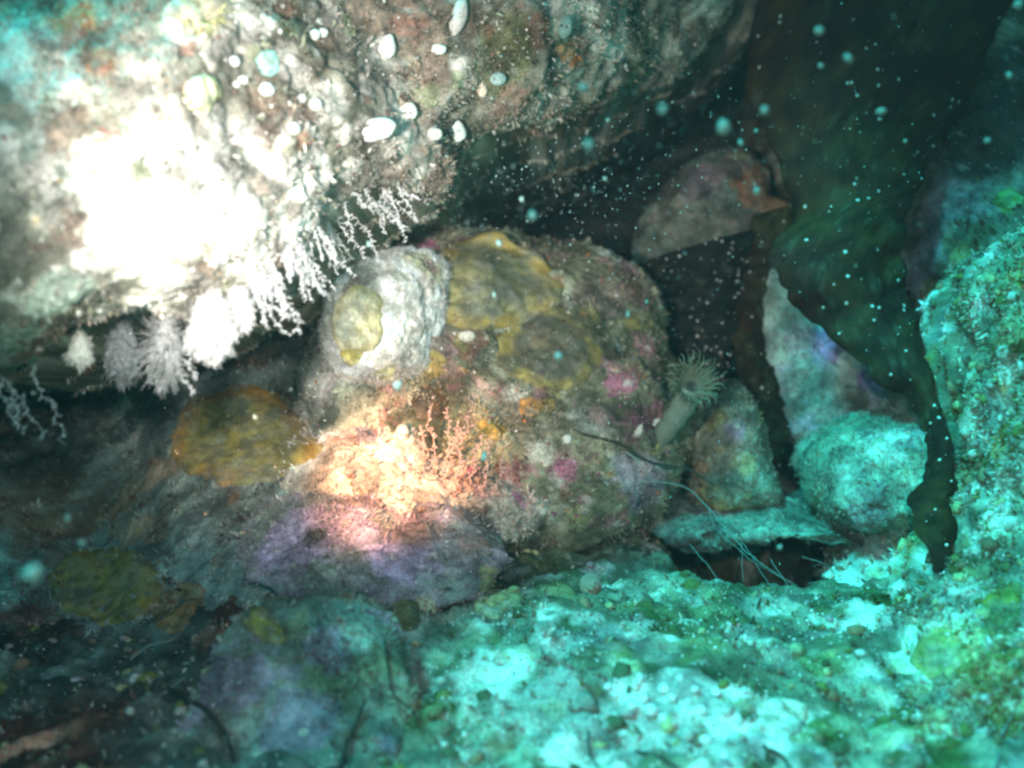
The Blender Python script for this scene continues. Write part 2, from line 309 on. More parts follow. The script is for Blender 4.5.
# ------------------------------------------------------------------ coloured crusts on the rocks, some patches putting light or shade into the colour (px, py, radius px, albedo)
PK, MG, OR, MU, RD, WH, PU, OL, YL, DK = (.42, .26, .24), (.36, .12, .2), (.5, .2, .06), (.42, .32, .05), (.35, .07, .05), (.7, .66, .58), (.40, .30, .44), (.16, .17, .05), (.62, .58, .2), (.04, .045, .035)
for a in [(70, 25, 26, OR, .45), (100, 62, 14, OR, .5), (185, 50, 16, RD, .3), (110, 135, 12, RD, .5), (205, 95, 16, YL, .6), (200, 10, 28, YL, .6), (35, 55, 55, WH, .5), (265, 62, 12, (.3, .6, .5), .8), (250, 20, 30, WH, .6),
          (150, 190, 80, WH, .75), (230, 160, 60, WH, .7), (250, 240, 50, WH, .7), (305, 205, 55, WH, .85), (330, 215, 30, WH, .7), (300, 245, 40, WH, .8), (300, 150, 40, WH, .5), (330, 100, 26, WH, .5), (95, 255, 22, WH, .7), (60, 300, 40, (.34, .42, .34), .6), (20, 340, 30, (.3, .4, .3), .6),  # whites near the lip widen the strobe glare through the colour
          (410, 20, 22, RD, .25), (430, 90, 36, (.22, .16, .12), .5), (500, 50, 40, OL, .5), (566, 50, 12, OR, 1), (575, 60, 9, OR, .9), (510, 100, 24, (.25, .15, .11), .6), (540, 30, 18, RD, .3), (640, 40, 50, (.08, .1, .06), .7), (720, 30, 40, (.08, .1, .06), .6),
          (590, 110, 30, (.16, .10, .08), .5), (395, 165, 24, (.2, .14, .09), .5), (350, 170, 20, WH, .5), (555, 40, 30, (.12, .14, .1), .5),
          (380, 290, 60, WH, .7), (360, 330, 34, WH, .5), (425, 265, 26, YL, .5), (555, 355, 42, (.09, .10, .05), .8), (625, 380, 22, MG, .7), (600, 300, 30, (.12, .07, .08), .5), (640, 420, 20, MG, .35), (590, 420, 24, (.3, .32, .28), .5), (430, 405, 17, (.09, .06, .03), 1), (440, 340, 26, (.2, .14, .13), .6), (470, 340, 20, RD, .3),  # first whites stand in for strobe glow, the dark brown spot for a hole
          (400, 380, 30, (.3, .28, .25), .5), (540, 450, 20, WH, .3), (640, 480, 30, PU, .4), (500, 400, 30, (.3, .32, .27), .4),
          (700, 180, 30, (.2, .14, .18), .6), (755, 190, 22, OR, .6), (775, 207, 12, (.5, .3, .1), .8), (700, 230, 40, (.2, .22, .17), .5),
          (836, 345, 30, (.45, .26, .5), .9), (850, 362, 13, WH, .9), (875, 378, 18, (.45, .26, .5), .9), (812, 318, 10, WH, .8), (860, 400, 16, (.12, .1, .06), .8), (890, 395, 10, (.5, .4, .5), .8), (780, 290, 14, (.2, .24, .18), .7), (905, 405, 12, WH, .8), (800, 340, 20, (.3, .22, .25), .6),
          (735, 430, 12, PU, .6), (715, 420, 14, MU, .5), (700, 470, 14, OR, .35), (745, 465, 12, YL, .3),
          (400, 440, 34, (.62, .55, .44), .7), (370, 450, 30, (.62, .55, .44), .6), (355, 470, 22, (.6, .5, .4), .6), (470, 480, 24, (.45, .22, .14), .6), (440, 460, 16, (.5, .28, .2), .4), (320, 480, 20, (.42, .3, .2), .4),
          (380, 515, 60, (.28, .18, .16), .5), (300, 540, 40, PU, .7), (400, 560, 40, PU, .7), (340, 530, 40, (.45, .36, .46), .6), (470, 540, 26, (.3, .16, .13), .5), (450, 585, 30, (.3, .34, .28), .5),
          (330, 650, 30, (.19, .13, .2), .6), (300, 720, 40, (.2, .14, .22), .6), (260, 625, 14, MU, .6), (360, 640, 22, (.3, .36, .3), .5),
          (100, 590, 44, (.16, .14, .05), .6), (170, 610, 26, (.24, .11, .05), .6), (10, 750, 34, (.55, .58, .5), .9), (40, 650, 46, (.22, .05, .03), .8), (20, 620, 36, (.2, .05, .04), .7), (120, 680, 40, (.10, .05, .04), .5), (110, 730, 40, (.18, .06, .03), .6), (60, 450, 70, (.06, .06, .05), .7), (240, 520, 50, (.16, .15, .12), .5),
          (500, 600, 22, YL, .6), (490, 580, 16, YL, .5), (560, 590, 20, (.4, .42, .2), .5), (410, 615, 16, OL, .8), (620, 640, 40, (.4, .35, .38), .4), (600, 620, 24, (.3, .14, .1), .3), (650, 600, 40, (.3, .26, .22), .5), (700, 640, 50, (.14, .16, .06), .7), (760, 660, 34, (.3, .2, .2), .5), (640, 560, 40, (.16, .14, .1), .6),
          (590, 605, 46, (.15, .14, .09), .75), (690, 612, 50, (.13, .14, .07), .8), (645, 650, 44, (.20, .17, .14), .7), (745, 660, 44, (.15, .17, .10), .7), (570, 655, 30, (.2, .2, .13), .6), (475, 640, 26, (.12, .15, .07), .7), (520, 600, 24, (.14, .15, .07), .6), (800, 640, 30, (.2, .22, .15), .5), (660, 705, 62, WH, .95), (740, 720, 70, WH, .95), (860, 570, 50, WH, .7), (600, 750, 60, WH, .7), (540, 720, 60, WH, .45), (860, 620, 40, WH, .7), (480, 690, 50, WH, .45), (800, 700, 40, (.24, .28, .2), .5), (560, 640, 30, WH, .4), (770, 600, 40, WH, .4), (800, 755, 44, WH, .6), (400, 700, 40, (.2, .22, .17), .6), (520, 560, 30, (.12, .13, .05), .6), (460, 650, 30, (.18, .22, .1), .5),  # turf mottling, with shade and sunlight put into its darks and lower-right whites
          (990, 260, 34, WH, .5), (990, 420, 40, WH, .4), (960, 300, 22, (.2, .14, .07), .6), (975, 350, 18, (.3, .14, .07), .5), (1000, 500, 30, WH, .6), (925, 560, 24, WH, .9), (905, 590, 22, WH, .8), (1000, 630, 26, OL, .9), (1010, 590, 16, OL, .9), (950, 650, 40, (.55, .5, .28), .6), (940, 720, 36, (.5, .46, .28), .5), (1010, 660, 26, (.32, .24, .1), .7), (870, 700, 24, (.55, .5, .3), .5), (1005, 720, 24, OL, .6),
          (985, 560, 14, OL, .8), (960, 420, 16, (.3, .15, .1), .4), (950, 600, 20, WH, .6),
          (960, 200, 50, (.30, .24, .27), .7), (930, 270, 36, (.34, .28, .33), .7), (1000, 110, 80, (.05, .045, .035), .9), (940, 290, 30, (.14, .11, .06), .8), (965, 245, 30, (.16, .13, .07), .75), (945, 380, 22, (.2, .16, .09), .6), (1000, 300, 24, (.2, .16, .09), .5), (300, 365, 60, (.40, .37, .33), .8), (290, 400, 30, (.3, .26, .22), .6), (940, 330, 24, (.3, .26, .3), .6), (985, 660, 40, (.36, .30, .14), .7), (1000, 700, 30, (.2, .13, .04), .8), (930, 690, 26, (.5, .44, .26), .6), (880, 740, 40, (.5, .46, .3), .5), (820, 660, 26, (.16, .2, .07), .7), (970, 480, 26, (.3, .2, .08), .6), (1010, 450, 20, (.2, .13, .05), .7), (1010, 200, 13, (.25, .4, .08), .9)]:  # near-black patch at top right puts the wall's shade into the colour
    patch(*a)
_rp = random.Random(21)
for (n_, x0, x1, y0, y1, r0, r1, cs) in ((90, 400, 900, 570, 768, 5, 20, [OL, (.25, .14, .07), WH, (.45, .42, .18), (.38, .27, .28), (.06, .08, .04), (.5, .5, .42), (.06, .08, .04)]),
        (60, 890, 1024, 230, 768, 6, 20, [OL, (.28, .15, .07), WH, (.48, .45, .2), (.06, .08, .04), (.5, .5, .42), (.3, .2, .06)]),
        (60, 330, 690, 240, 520, 4, 15, [MG, (.34, .26, .08), (.22, .12, .08), (.4, .4, .34), PK, (.07, .08, .05), (.3, .3, .12), (.16, .10, .07)]),
        (110, 0, 760, 0, 330, 4, 17, [(.09, .10, .07), (.5, .48, .4), (.24, .15, .1), (.3, .36, .28), (.1, .08, .06), (.34, .2, .12), (.2, .22, .12)]),
        (40, 0, 400, 400, 768, 5, 20, [(.07, .08, .06), (.22, .24, .2), (.25, .12, .06), (.2, .16, .2), (.1, .14, .12)])):
    for k in range(n_): patch(_rp.uniform(x0, x1), _rp.uniform(y0, y1), _rp.uniform(r0, r1), _rp.choice(cs), _rp.uniform(.4, .85))
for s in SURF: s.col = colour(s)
# red-brown turf on the left of the seabed, with shade put into its colour
_v = floor.V; _m = (1 - sstep(-.16, .0, _v[..., 0] - .25 * (_v[..., 1] - 1.0) + .10 * fbm(_v, .12, 4)))[..., None]
_d = np.array((.18, .21, .17)) + (np.array((.26, .11, .07)) - np.array((.18, .21, .17))) * sstep(-.05, .35, fbm(_v, .12, 4, .6, 5.5))[..., None]
floor.col = np.clip(floor.col * (1 - _m) + _m * _d * (floor.col.mean(-1, keepdims=True) / .3), .004, .85)
print('coloured', time.time() - T0)
LAB = dict(sun_block_wall=None, sun_block_rock=None, rock_overhang=None, shade_roof=None, cave_back_wall=None, rock_wall=None, sunlit_reef_slope=None, seabed=None, left_rock_mass=None)
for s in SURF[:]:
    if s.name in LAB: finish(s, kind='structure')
ROCKS = {
 'glow_shoulder_rock': 'added pale rock standing in for strobe glow at the left end of the central boulder',
 'central_boulder': 'large grey-green boulder in the middle carrying round mustard sponges',
 'peaked_rock': 'dim peaked rock with an orange side standing behind the dark crevice',
 'leaning_slab': 'pale slab with a purple and white diagonal edge behind the kelp',
 'pale_round_boulder': 'smooth pale teal round boulder below the slab, left of the kelp tip',
 'triangular_rock': 'small triangular mottled rock right of the feathery tube worm',
 'ledge_above_slit': 'low teal ledge forming the roof of the dark slit in the floor',
 'torchlit_ledge': 'rough ledge glowing orange in the torch beam at the centre left',
 'purple_crusted_rock': 'low rock crusted with purple coralline algae below the torchlit ledge',
 'grey_foreground_rock': 'smooth grey-green and purple rock at the bottom, left of the sunlit floor'}
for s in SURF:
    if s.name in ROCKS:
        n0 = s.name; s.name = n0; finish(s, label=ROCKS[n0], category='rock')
print('linked', time.time() - T0)

# ------------------------------------------------------------------ growth scattered over the rocks (nobody could count it)
def ico():
    import bmesh
    bm = bmesh.new(); bmesh.ops.create_icosphere(bm, subdivisions=1, radius=1)
    V = np.array([v.co[:] for v in bm.verts]); F = np.array([[v.index for v in f.verts] for f in bm.faces]); bm.free(); return V, F
ICO_V, ICO_F = ico()
OCT_V = np.array([(1, 0, 0), (-1, 0, 0), (0, 1, 0), (0, -1, 0), (0, 0, 1), (0, 0, -1)], float)
OCT_F = np.array([(0, 2, 4), (2, 1, 4), (1, 3, 4), (3, 0, 4), (2, 0, 5), (1, 2, 5), (3, 1, 5), (0, 3, 5)])
def tuft_template(seed, n=5):
    r = np.random.default_rng(seed); V = []; F = []
    for k in range(n):
        a = r.random() * 6.28; lean = r.uniform(.1, .9); h = r.uniform(.6, 1.3); wv = .10 + .08 * r.random()
        d = np.array([math.cos(a), math.sin(a), 0]); t = np.array([-d[1], d[0], 0]); b = len(V)
        base = d * .12; mid = d * lean * .45 + [0, 0, h * .6]; tip = d * lean + [0, 0, h]
        V += [base - t * wv * .6, base + t * wv * .6, mid + t * wv, mid - t * wv, tip]
        F += [[b, b + 1, b + 2], [b, b + 2, b + 3], [b + 3, b + 2, b + 4]]
    return np.array(V), np.array(F)
def lump_template(seed):
    r = np.random.default_rng(seed); V = OCT_V * (1 + .4 * (r.random((6, 1)) - .5)); V = V * [1, 1, .75]; return V, OCT_F
def scatter(name, surf, n, size, templates, colf, mat, lift=0., vis=True, region=None, bright=1.0):
    V = surf.V.reshape(-1, 3); N = surf.N.reshape(-1, 3); C = surf.col.reshape(-1, 3)
    px = 512 + V[:, 0] / (K * V[:, 1]); py = 384 - (V[:, 2] - CAM.z) / (K * V[:, 1])
    ok = (px > -60) & (px < 1090) & (py > -60) & (py < 830) & (V[:, 1] > .3)
    if vis: ok &= np.sum(N * (np.array(CAM) - V), -1) > -.02
    if region is not None: ok &= region(px, py)
    # keep density per area rather than per vertex
    A = surf.V; e1 = np.linalg.norm(np.gradient(A, axis=0), axis=-1); e2 = np.linalg.norm(np.gradient(A, axis=1), axis=-1)
    wgt = (e1 * e2).reshape(-1) * ok * sstep(-.35, .25, fbm(V, .05, 3, .6, 55.))
    wgt = wgt / V[:, 1] ** 2
    if wgt.sum() <= 0: return None
    idx = rng.choice(len(V), n, p=wgt / wgt.sum())
    Vs = []; Fs = []; Cs = []; base = 0
    parts = np.array_split(idx, len(templates))
    for ids, (TV, TF) in zip(parts, templates):
        m = len(ids)
        if not m: continue
        nn = N[ids] + .35 * rng.normal(size=(m, 3)) * 1.0; nn /= np.linalg.norm(nn, axis=1, keepdims=True)
        t = np.cross(nn, rng.normal(size=(m, 3))); t /= np.linalg.norm(t, axis=1, keepdims=True); b = np.cross(nn, t)
        sc = (rng.uniform(size[0], size[1], m) * (.6 + .8 * rng.random(m) ** 3))[:, None, None]
        W = V[ids][:, None] + sc * (t[:, None] * TV[None, :, :1] + b[:, None] * TV[None, :, 1:2] + nn[:, None] * (TV[None, :, 2:] + lift))
        Vs.append(W.reshape(-1, 3)); Fs.append((TF[None] + (base + np.arange(m) * len(TV))[:, None, None]).reshape(-1, 3)); base += m * len(TV)
        c = colf(C[ids], m); Cs.append(np.repeat(c, len(TV), 0))
    me = raw_mesh(name, np.concatenate(Vs), np.concatenate(Fs), mat, np.clip(np.concatenate(Cs), .01, .85))
    return link(name, me, kind='stuff')
def fuzz_template(seed, n=4):
    r_ = np.random.default_rng(seed); V = []; F = []
    for k in range(n):
        d = np.array([r_.normal() * .5, r_.normal() * .5, 1]); t = np.cross(d, r_.normal(size=3)); t /= np.linalg.norm(t); h = r_.uniform(.6, 1.4); b = len(V); m_ = d * h * .5 + r_.normal(size=3) * .12
        V += [-t * .035, t * .035, m_ + t * .03, m_ - t * .03, d * h + r_.normal(size=3) * .15]; F += [[b, b + 1, b + 2], [b, b + 2, b + 3], [b + 3, b + 2, b + 4]]
    return np.array(V), np.array(F)
FUZZ = [fuzz_template(k + 40) for k in range(5)]
TUFTS = [tuft_template(k) for k in range(5)]; LUMPS = [lump_template(k) for k in range(5)]
def cmix(extra, p, gain=1.2):
    extra = np.array(extra)
    def f(c, m):
        r = c * gain * rng.uniform(.75, 1.25, (m, 1)); pick = rng.random(m) < p * .45
        r[pick] = extra[rng.integers(0, len(extra), pick.sum())] * rng.uniform(.7, 1.2, (pick.sum(), 1)); return r
    return f
scatter('algal_turf', floor, 13000, (.0035, .008), TUFTS, cmix([(.4, .44, .3), (.12, .15, .05), (.6, .6, .5)], .4), M_TURF)
scatter('shell_grit', floor, 7000, (.0012, .0036), LUMPS, cmix([WH, (.5, .45, .4), (.2, .1, .08)], .45), M_TURF)
scatter('algal_turf', reef, 8000, (.0035, .009), TUFTS, cmix([(.5, .52, .4), (.2, .24, .06), (.6, .6, .5)], .4), M_TURF)
scatter('encrusting_nodules', reef, 8000, (.0015, .004), LUMPS, cmix([WH, (.5, .45, .4), (.3, .2, .06)], .4), M_TURF)
scatter('encrusting_nodules', over, 7000, (.0012, .0036), LUMPS, cmix([WH, (.5, .4, .3), (.25, .12, .1), (.3, .2, .1)], .22), M_TURF)
scatter('bryozoan_turf', over, 14000, (.003, .007), TUFTS, cmix([WH, (.3, .3, .2), (.12, .08, .06)], .4, 1.0), M_TURF)
scatter('bryozoan_turf', cent, 9000, (.003, .007), TUFTS, cmix([(.4, .4, .35), (.2, .12, .1)], .3), M_TURF)
scatter('encrusting_nodules', cent, 8000, (.0012, .003), LUMPS, cmix([WH, MG, OR], .25), M_TURF)
scatter('bryozoan_turf', lmass, 6000, (.004, .009), TUFTS, cmix([(.2, .2, .16), (.1, .05, .04)], .3), M_TURF)
scatter('algal_turf', wall, 6000, (.004, .009), TUFTS, cmix([(.2, .2, .1), (.1, .07, .04)], .3), M_TURF)
scatter('coralline_turf', purp, 2500, (.002, .006), TUFTS, cmix([(.45, .36, .46), (.3, .3, .25)], .3), M_TURF)
scatter('hydroid_turf', warm, 900, (.004, .010), TUFTS, cmix([(.55, .45, .36), (.4, .24, .18)], .4), M_TURF)
scatter('algal_turf', grey, 3000, (.002, .006), TUFTS, cmix([(.3, .33, .26)], .3), M_TURF)
for s_ in (pale, slab, tri, ledge, peak): scatter('fine_turf', s_, 1800, (.002, .005), TUFTS, cmix([(.5, .5, .42)], .2), M_TURF)
for s_, n_, c_ in ((cent, 9000, (.34, .35, .3)), (shou, 9000, (.7, .68, .62)), (warm, 2500, (.5, .44, .38)), (ledge, 3000, (.3, .32, .26)), (pale, 1500, (.5, .5, .44)), (lmass, 4000, (.16, .18, .15)), (over, 8000, (.5, .5, .45)), (floor, 9000, (.4, .42, .34)), (reef, 6000, (.5, .5, .42)), (slab, 1500, (.4, .42, .36)), (purp, 3000, (.26, .24, .25))):
    scatter('hydroid_fuzz', s_, int(n_ * .6), (.0025, .006), FUZZ, cmix([c_], 1.6), M_TURF)
scatter('rubble', floor, 2600, (.0035, .0105), [(ICO_V * (1 + .5 * (np.random.default_rng(k).random((12, 1)) - .5)) * [1, 1, .7], ICO_F) for k in range(6)], cmix([OL, (.3, .18, .1), (.4, .3, .3), (.42, .4, .2), (.55, .53, .46), (.08, .1, .05)], 1.3, 1.0), M_REEF)
scatter('rubble', reef, 900, (.0035, .010), [(ICO_V * (1 + .5 * (np.random.default_rng(k).random((12, 1)) - .5)) * [1, 1, .7], ICO_F) for k in range(6)], cmix([OL, (.3, .18, .1), (.42, .4, .2), (.55, .53, .46)], 1.3, 1.0), M_REEF)
scatter('pale_grit', floor, 2600, (.0008, .0024), LUMPS, lambda c, m: np.tile((.75, .75, .68), (m, 1)) * rng.uniform(.7, 1.1, (m, 1)), M_TURF, region=lambda x, y: (x > 430) & (y > 570))
scatter('pale_grit', reef, 1200, (.0008, .0024), LUMPS, lambda c, m: np.tile((.72, .72, .65), (m, 1)) * rng.uniform(.7, 1.1, (m, 1)), M_TURF)
print('scattered', time.time() - T0)

# ------------------------------------------------------------------ sponges draped on the rocks
def sponge(name, pts, thick, ca, cb, label, category='sponge', rim=None, only=None, res=64, pits=True, mat=None):
    """a cushion that follows the rock beneath it: dome on top, closed below"""
    B = catmull(np.array([(x, y, 0.) for x, y in pts]), res)[:, :2]; C = B.mean(0)
    wob = fbm(np.stack([np.cos(np.arange(res) / res * 6.2832) * 1.0 + C[0], np.sin(np.arange(res) / res * 6.2832) * 1.0 + C[1], np.zeros(res)], -1), .8, 3, .7); B = C + (B - C) * (1 + .22 * wob)[:, None]
    thick = thick * .6
    nr = 22; rr = np.linspace(0, 1, nr); top = []; bot = []
    hc = ray(C[0], C[1], only)
    last = hc
    for i, r in enumerate(rr):
        rt = []; rb = []
        for j in range(res):
            q = C + (B[j] - C) * r
            h = ray(q[0], q[1], only)
            if h is None or abs(h[0].y - hc[0].y) > .10: h = (P(q[0], q[1], last[0].y), last[1], last[2], 0)
            last = h
            nn = (h[1] * .5 + (CAM - h[0]).normalized() * .5).normalized()
            rt.append(h[0] + nn * thick * (.02 + .98 * (max(0, 1 - r ** 3)) ** .5)); rb.append(h[0] - nn * .012)
        top.append(rt); bot.append(rb)
    Tp = np.array(top); Bt = np.array(bot)
    for _ in range(2):                      # relax so that the cushion spans small hollows
        Tm = Tp.copy(); Tm[1:-1] = (Tp[:-2] + Tp[2:] + np.roll(Tp, 1, 1)[1:-1] + np.roll(Tp, -1, 1)[1:-1]) / 4; Tp = Tm
    N = grid_normals(Tp, True); 
    if np.sum(N * (np.array(CAM) - Tp)) < 0: N = -N
    d = thick * .35 * fbm(Tp, .03, 3) ; w_, _ = worley(Tp, .016)
    if pits: d = d - thick * .30 * (w_ < .22)
    Tp = Tp + N * d[..., None]
    V = np.concatenate([Tp, Bt[::-1]], 0)
    F = grid_faces(V.shape[0], res, True)
    ca, cb = np.array(ca), np.array(cb)
    m = sstep(-.3, .3, fbm(V, .03, 4, .6))[..., None]; c = ca + (cb - ca) * m
    if rim is not None:
        g = np.zeros((V.shape[0], 1, 1)); g[:nr, 0, 0] = sstep(.62, .85, rr); g[nr:] = 1; g = g * sstep(-.5, .1, fbm(V, .035, 3, .6, 3.3))[..., None]; c = c + (np.array(rim) - c) * g
    lum = float(np.mean(ca)); silt = np.array((.75, .78, .66)) * (lum * 1.15 + .05)       # settled silt and fuzz on the sponge
    sm = sstep(-.25, .35, fbm(V, .022, 4, .7, 9.1)) * .62
    c = c + (silt - c) * sm[..., None]
    c = c * (.7 + .6 * sstep(-.4, .4, fbm(V, .008, 2)))[..., None]
    me = raw_mesh(name, V.reshape(-1, 3), F, mat or M_SPONGE, c.reshape(-1, 3))
    return thing(name, me, label, category)
def blob(cx, cy, rx, ry, n=9, j=.14, seed=0):
    r = random.Random(seed + int(cx * 7 + cy)); return [(cx + rx * math.cos(2 * math.pi * k / n) * (1 + j * r.uniform(-1, 1)), cy + ry * math.sin(2 * math.pi * k / n) * (1 + j * r.uniform(-1, 1))) for k in range(n)]
GOLD = (.40, .27, .04); MUST = (.30, .26, .06); OLIV = (.17, .17, .06)
sponge('mustard_sponge', [(163, 445), (178, 408), (212, 386), (255, 383), (295, 400), (318, 435), (325, 470), (280, 482), (220, 488), (175, 475)], .018, (.26, .24, .08), (.34, .26, .07), 'large domed mustard sponge with an orange rim left of the torchlit ledge', rim=(.46, .24, .05))
sponge('mustard_sponge', [(420, 262), (455, 240), (505, 238), (548, 262), (560, 300), (530, 325), (480, 335), (440, 320), (422, 292)], .016, (.30, .27, .11), (.20, .19, .11), 'broad mustard sponge on the top of the central boulder', only=['central_boulder'], rim=(.42, .30, .07))
sponge('ring_sponge', blob(548, 352, 50, 43), .013, (.09, .10, .06), (.15, .12, .07), 'round dark-centred sponge with a golden ring on the central boulder face', rim=(.34, .28, .08))
sponge('yellow_sponge', blob(360, 322, 26, 34), .012, (.66, .62, .44), (.58, .52, .28), 'pale yellow sponge at the bright left end of the central boulder', rim=(.60, .52, .26))
sponge('dull_gold_sponge', blob(108, 585, 56, 40), .012, (.26, .20, .06), (.32, .24, .06), 'dull brownish gold round sponge in the shade at the lower left', rim=(.42, .28, .06))
sponge('rusty_sponge', [(165, 590), (185, 580), (206, 586), (198, 610), (180, 634), (160, 628), (152, 610)], .008, (.34, .17, .07), (.40, .2, .08), 'small rusty lobed sponge touching the dull gold sponge')
sponge('olive_sponge', [(252, 606), (268, 612), (288, 636), (276, 646), (256, 638), (250, 622)], .006, (.22, .2, .05), (.3, .25, .05), 'small olive wedge-shaped sponge on the grey foreground rock')
sponge('orange_sponge', blob(530, 407, 12, 11), .007, (.42, .22, .07), (.5, .26, .08), 'small round orange sponge just under the ring sponge')
sponge('golden_sponge', blob(490, 430, 15, 12), .007, (.32, .22, .05), (.4, .28, .06), 'small golden sponge right of the feathery hydroids')
sponge('golden_sponge', blob(640, 322, 22, 9), .006, (.24, .2, .07), (.3, .24, .08), 'thin golden sponge crust on the right shoulder of the central boulder')
sponge('orange_sponge', blob(566, 51, 11, 6), .010, (.55, .22, .06), (.6, .28, .08), 'bright orange sponge on the dim right part of the overhang')
sponge('orange_sponge', blob(774, 207, 17, 9), .010, (.5, .28, .12), (.42, .22, .09), 'orange sponge knob jutting from the peaked rock')
sponge('orange_sponge', blob(757, 188, 13, 26), .008, (.36, .18, .09), (.3, .15, .08), 'dim orange sponge crust on the side of the peaked rock')
sponge('green_sponge', blob(1008, 200, 15, 10), .008, (.16, .3, .10), (.2, .34, .1), 'dull green sponge on the rock wall near the right border')
sponge('olive_sponge', blob(407, 614, 16, 17), .008, (.14, .15, .05), (.18, .18, .06), 'round olive sponge on the floor below the purple rock')
sponge('yellow_sponge', blob(492, 602, 19, 14), .009, (.5, .5, .2), (.6, .56, .3), 'yellowish sponge among the turf, left of the snail shell')
sponge('yellow_sponge', blob(940, 655, 30, 24), .012, (.36, .36, .12), (.44, .42, .16), 'yellow-green sponge cushion on the sunlit slope')
sponge('olive_sponge', blob(1003, 612, 20, 28), .010, (.16, .16, .03), (.22, .2, .04), 'dark olive sponge near the right border on the sunlit slope')
sponge('olive_sponge', blob(978, 572, 16, 10), .008, (.18, .17, .05), (.22, .2, .05), 'small dark olive sponge above the yellow-green cushion')
sponge('cream_sponge', blob(785, 715, 26, 20), .012, (.62, .55, .42), (.55, .5, .4), 'cream sponge lobe on the bright floor at the bottom')
sponge('yellow_sponge', blob(203, 92, 19, 18), .012, (.6, .52, .34), (.6, .56, .3), 'pale yellow sponge above the brightest part of the overhang')
sponge('rusty_sponge', blob(101, 64, 12, 12), .007, (.42, .18, .08), (.34, .14, .08), 'rust-coloured sponge on the upper left of the overhang')
sponge('turquoise_sponge', blob(269, 62, 10, 14), .006, (.25, .55, .42), (.3, .6, .5), 'turquoise sponge spot near the top of the overhang')
sponge('cream_sponge', blob(200, 8, 34, 16), .010, (.6, .5, .32), (.55, .48, .36), 'cream sponge crust at the top border of the overhang')
sponge('golden_sponge', blob(352, 352, 12, 14), .006, (.5, .42, .12), (.42, .34, .08), 'little golden sponge under the pale yellow one')
sponge('dark_hole_patch', [(413, 392), (445, 388), (448, 408), (436, 420), (418, 418)], .006, (.09, .06, .03), (.12, .08, .04), 'dark brown angular patch painted for a hole just above the feathery hydroids')  # a hole, painted as a dark cushion on the rock
print('sponges', time.time() - T0)

# ------------------------------------------------------------------ white lumps, shells
def lump(name, px, py, rx, ry, rot, col, label, category, depth=.5, seed=0, group=None, bend=0.):
    h = ray(px, py)
    if h is None: return
    c = h[0]; s = K * c.y; nu, nv = 14, 20
    th = np.linspace(0, math.pi, nu)[:, None]; ph = np.linspace(0, 2 * math.pi, nv, endpoint=False)[None]
    x = np.sin(th) * np.cos(ph); z = np.sin(th) * np.sin(ph); y = np.cos(th) * np.ones_like(ph)
    x = x * rx * s; z = z * ry * s; z = z + bend * (x * x) / (rx * s); y = y * min(rx, ry) * s * depth * 1.6
    ca, sa = math.cos(rot), math.sin(rot); X = x * ca - z * sa; Z = x * sa + z * ca
    V = np.stack([X, y, Z], -1); V = V * (1 + .22 * fbm(V + seed, min(rx, ry) * s * .9, 3))[..., None] + np.array(c + h[1] * min(rx, ry) * s * depth * .5)
    me = raw_mesh(name, V.reshape(-1, 3), grid_faces(nu, nv, True), M_SPONGE, np.tile(np.array(col), (nu * nv, 1)))
    o = thing(name, me, label, category, group)
    if min(rx, ry) >= 6 and 'egg' not in name:            # the two siphons
        for q in (-.3, .35):
            f = np.array(c) + np.array([ca * q * rx * s, 0, sa * q * rx * s]) + np.array((CAM - c).normalized()) * min(rx, ry) * s * depth * 1.9
            a_ = np.arange(10) / 10 * 2 * math.pi; rr_ = min(rx, ry) * s * .17; R = []
            for rad_, fo in ((1.5, -.6), (1.15, .15), (.75, .1), (.3, -.5)): R.append(f + np.stack([np.cos(a_) * rr_ * rad_, np.full(10, -fo * rr_), np.sin(a_) * rr_ * rad_], -1))
            link('siphon', raw_mesh('siphon', np.concatenate(R), grid_faces(4, 10, True), M_SPONGE, np.concatenate([np.tile(np.array(col) * .8, (20, 1)), np.tile((.05, .045, .04), (20, 1))])), o)
    return o
WL = (.72, .72, .64)
lump('white_tunicate', 385, 50, 15, 9, .9, WL, 'bean-shaped white sea squirt high on the overhang', 'sea squirt', seed=1, bend=.35)
lump('white_tunicate', 374, 130, 21, 11, .25, (.75, .72, .66), 'widest white sea squirt blob on the overhang above its edge', 'sea squirt', seed=2)
lump('white_tunicate', 438, 49, 8, 5, -.1, WL, 'small white squarish blob right of the bean-shaped one', 'sea squirt', seed=3)
lump('white_tunicate', 455, 132, 9, 12, .3, (.6, .64, .56), 'pale upright blob at the lower edge of the overhang', 'sea squirt', seed=4)
lump('white_tunicate', 434, 135, 8, 7, 0, (.55, .56, .48), 'dull round blob left of the pale upright one', 'sea squirt', seed=5)
lump('white_tunicate', 408, 113, 8, 9, 0, WL, 'white round blob beside the widest sea squirt', 'sea squirt', seed=6)
lump('white_tunicate', 482, 90, 5, 7, 0, (.62, .5, .38), 'small cream cone on the dim part of the overhang', 'sea squirt', seed=7)
lump('blue_green_tunicate', 497, 79, 8, 7, 0, (.3, .42, .38), 'grey-green blob beside the cream cone on the overhang', 'sea squirt', seed=8)
lump('blue_green_tunicate', 564, 26, 8, 12, -.2, (.16, .26, .22), 'teal upright blob above the bright orange sponge', 'sea squirt', seed=9)
lump('pale_tunicate', 457, 15, 9, 20, -.3, (.5, .45, .4), 'long pale finger near the top of the overhang', 'sea squirt', seed=10)
lump('white_tunicate', 466, 337, 9, 6, 0, (.66, .62, .5), 'cream oval sea squirt under the broad mustard sponge', 'sea squirt', seed=11)
lump('pearly_tunicate', 403, 435, 7, 9, 0, (.8, .7, .55), 'glowing white bead at the right end of the torchlit patch', 'sea squirt', seed=12, depth=.8)
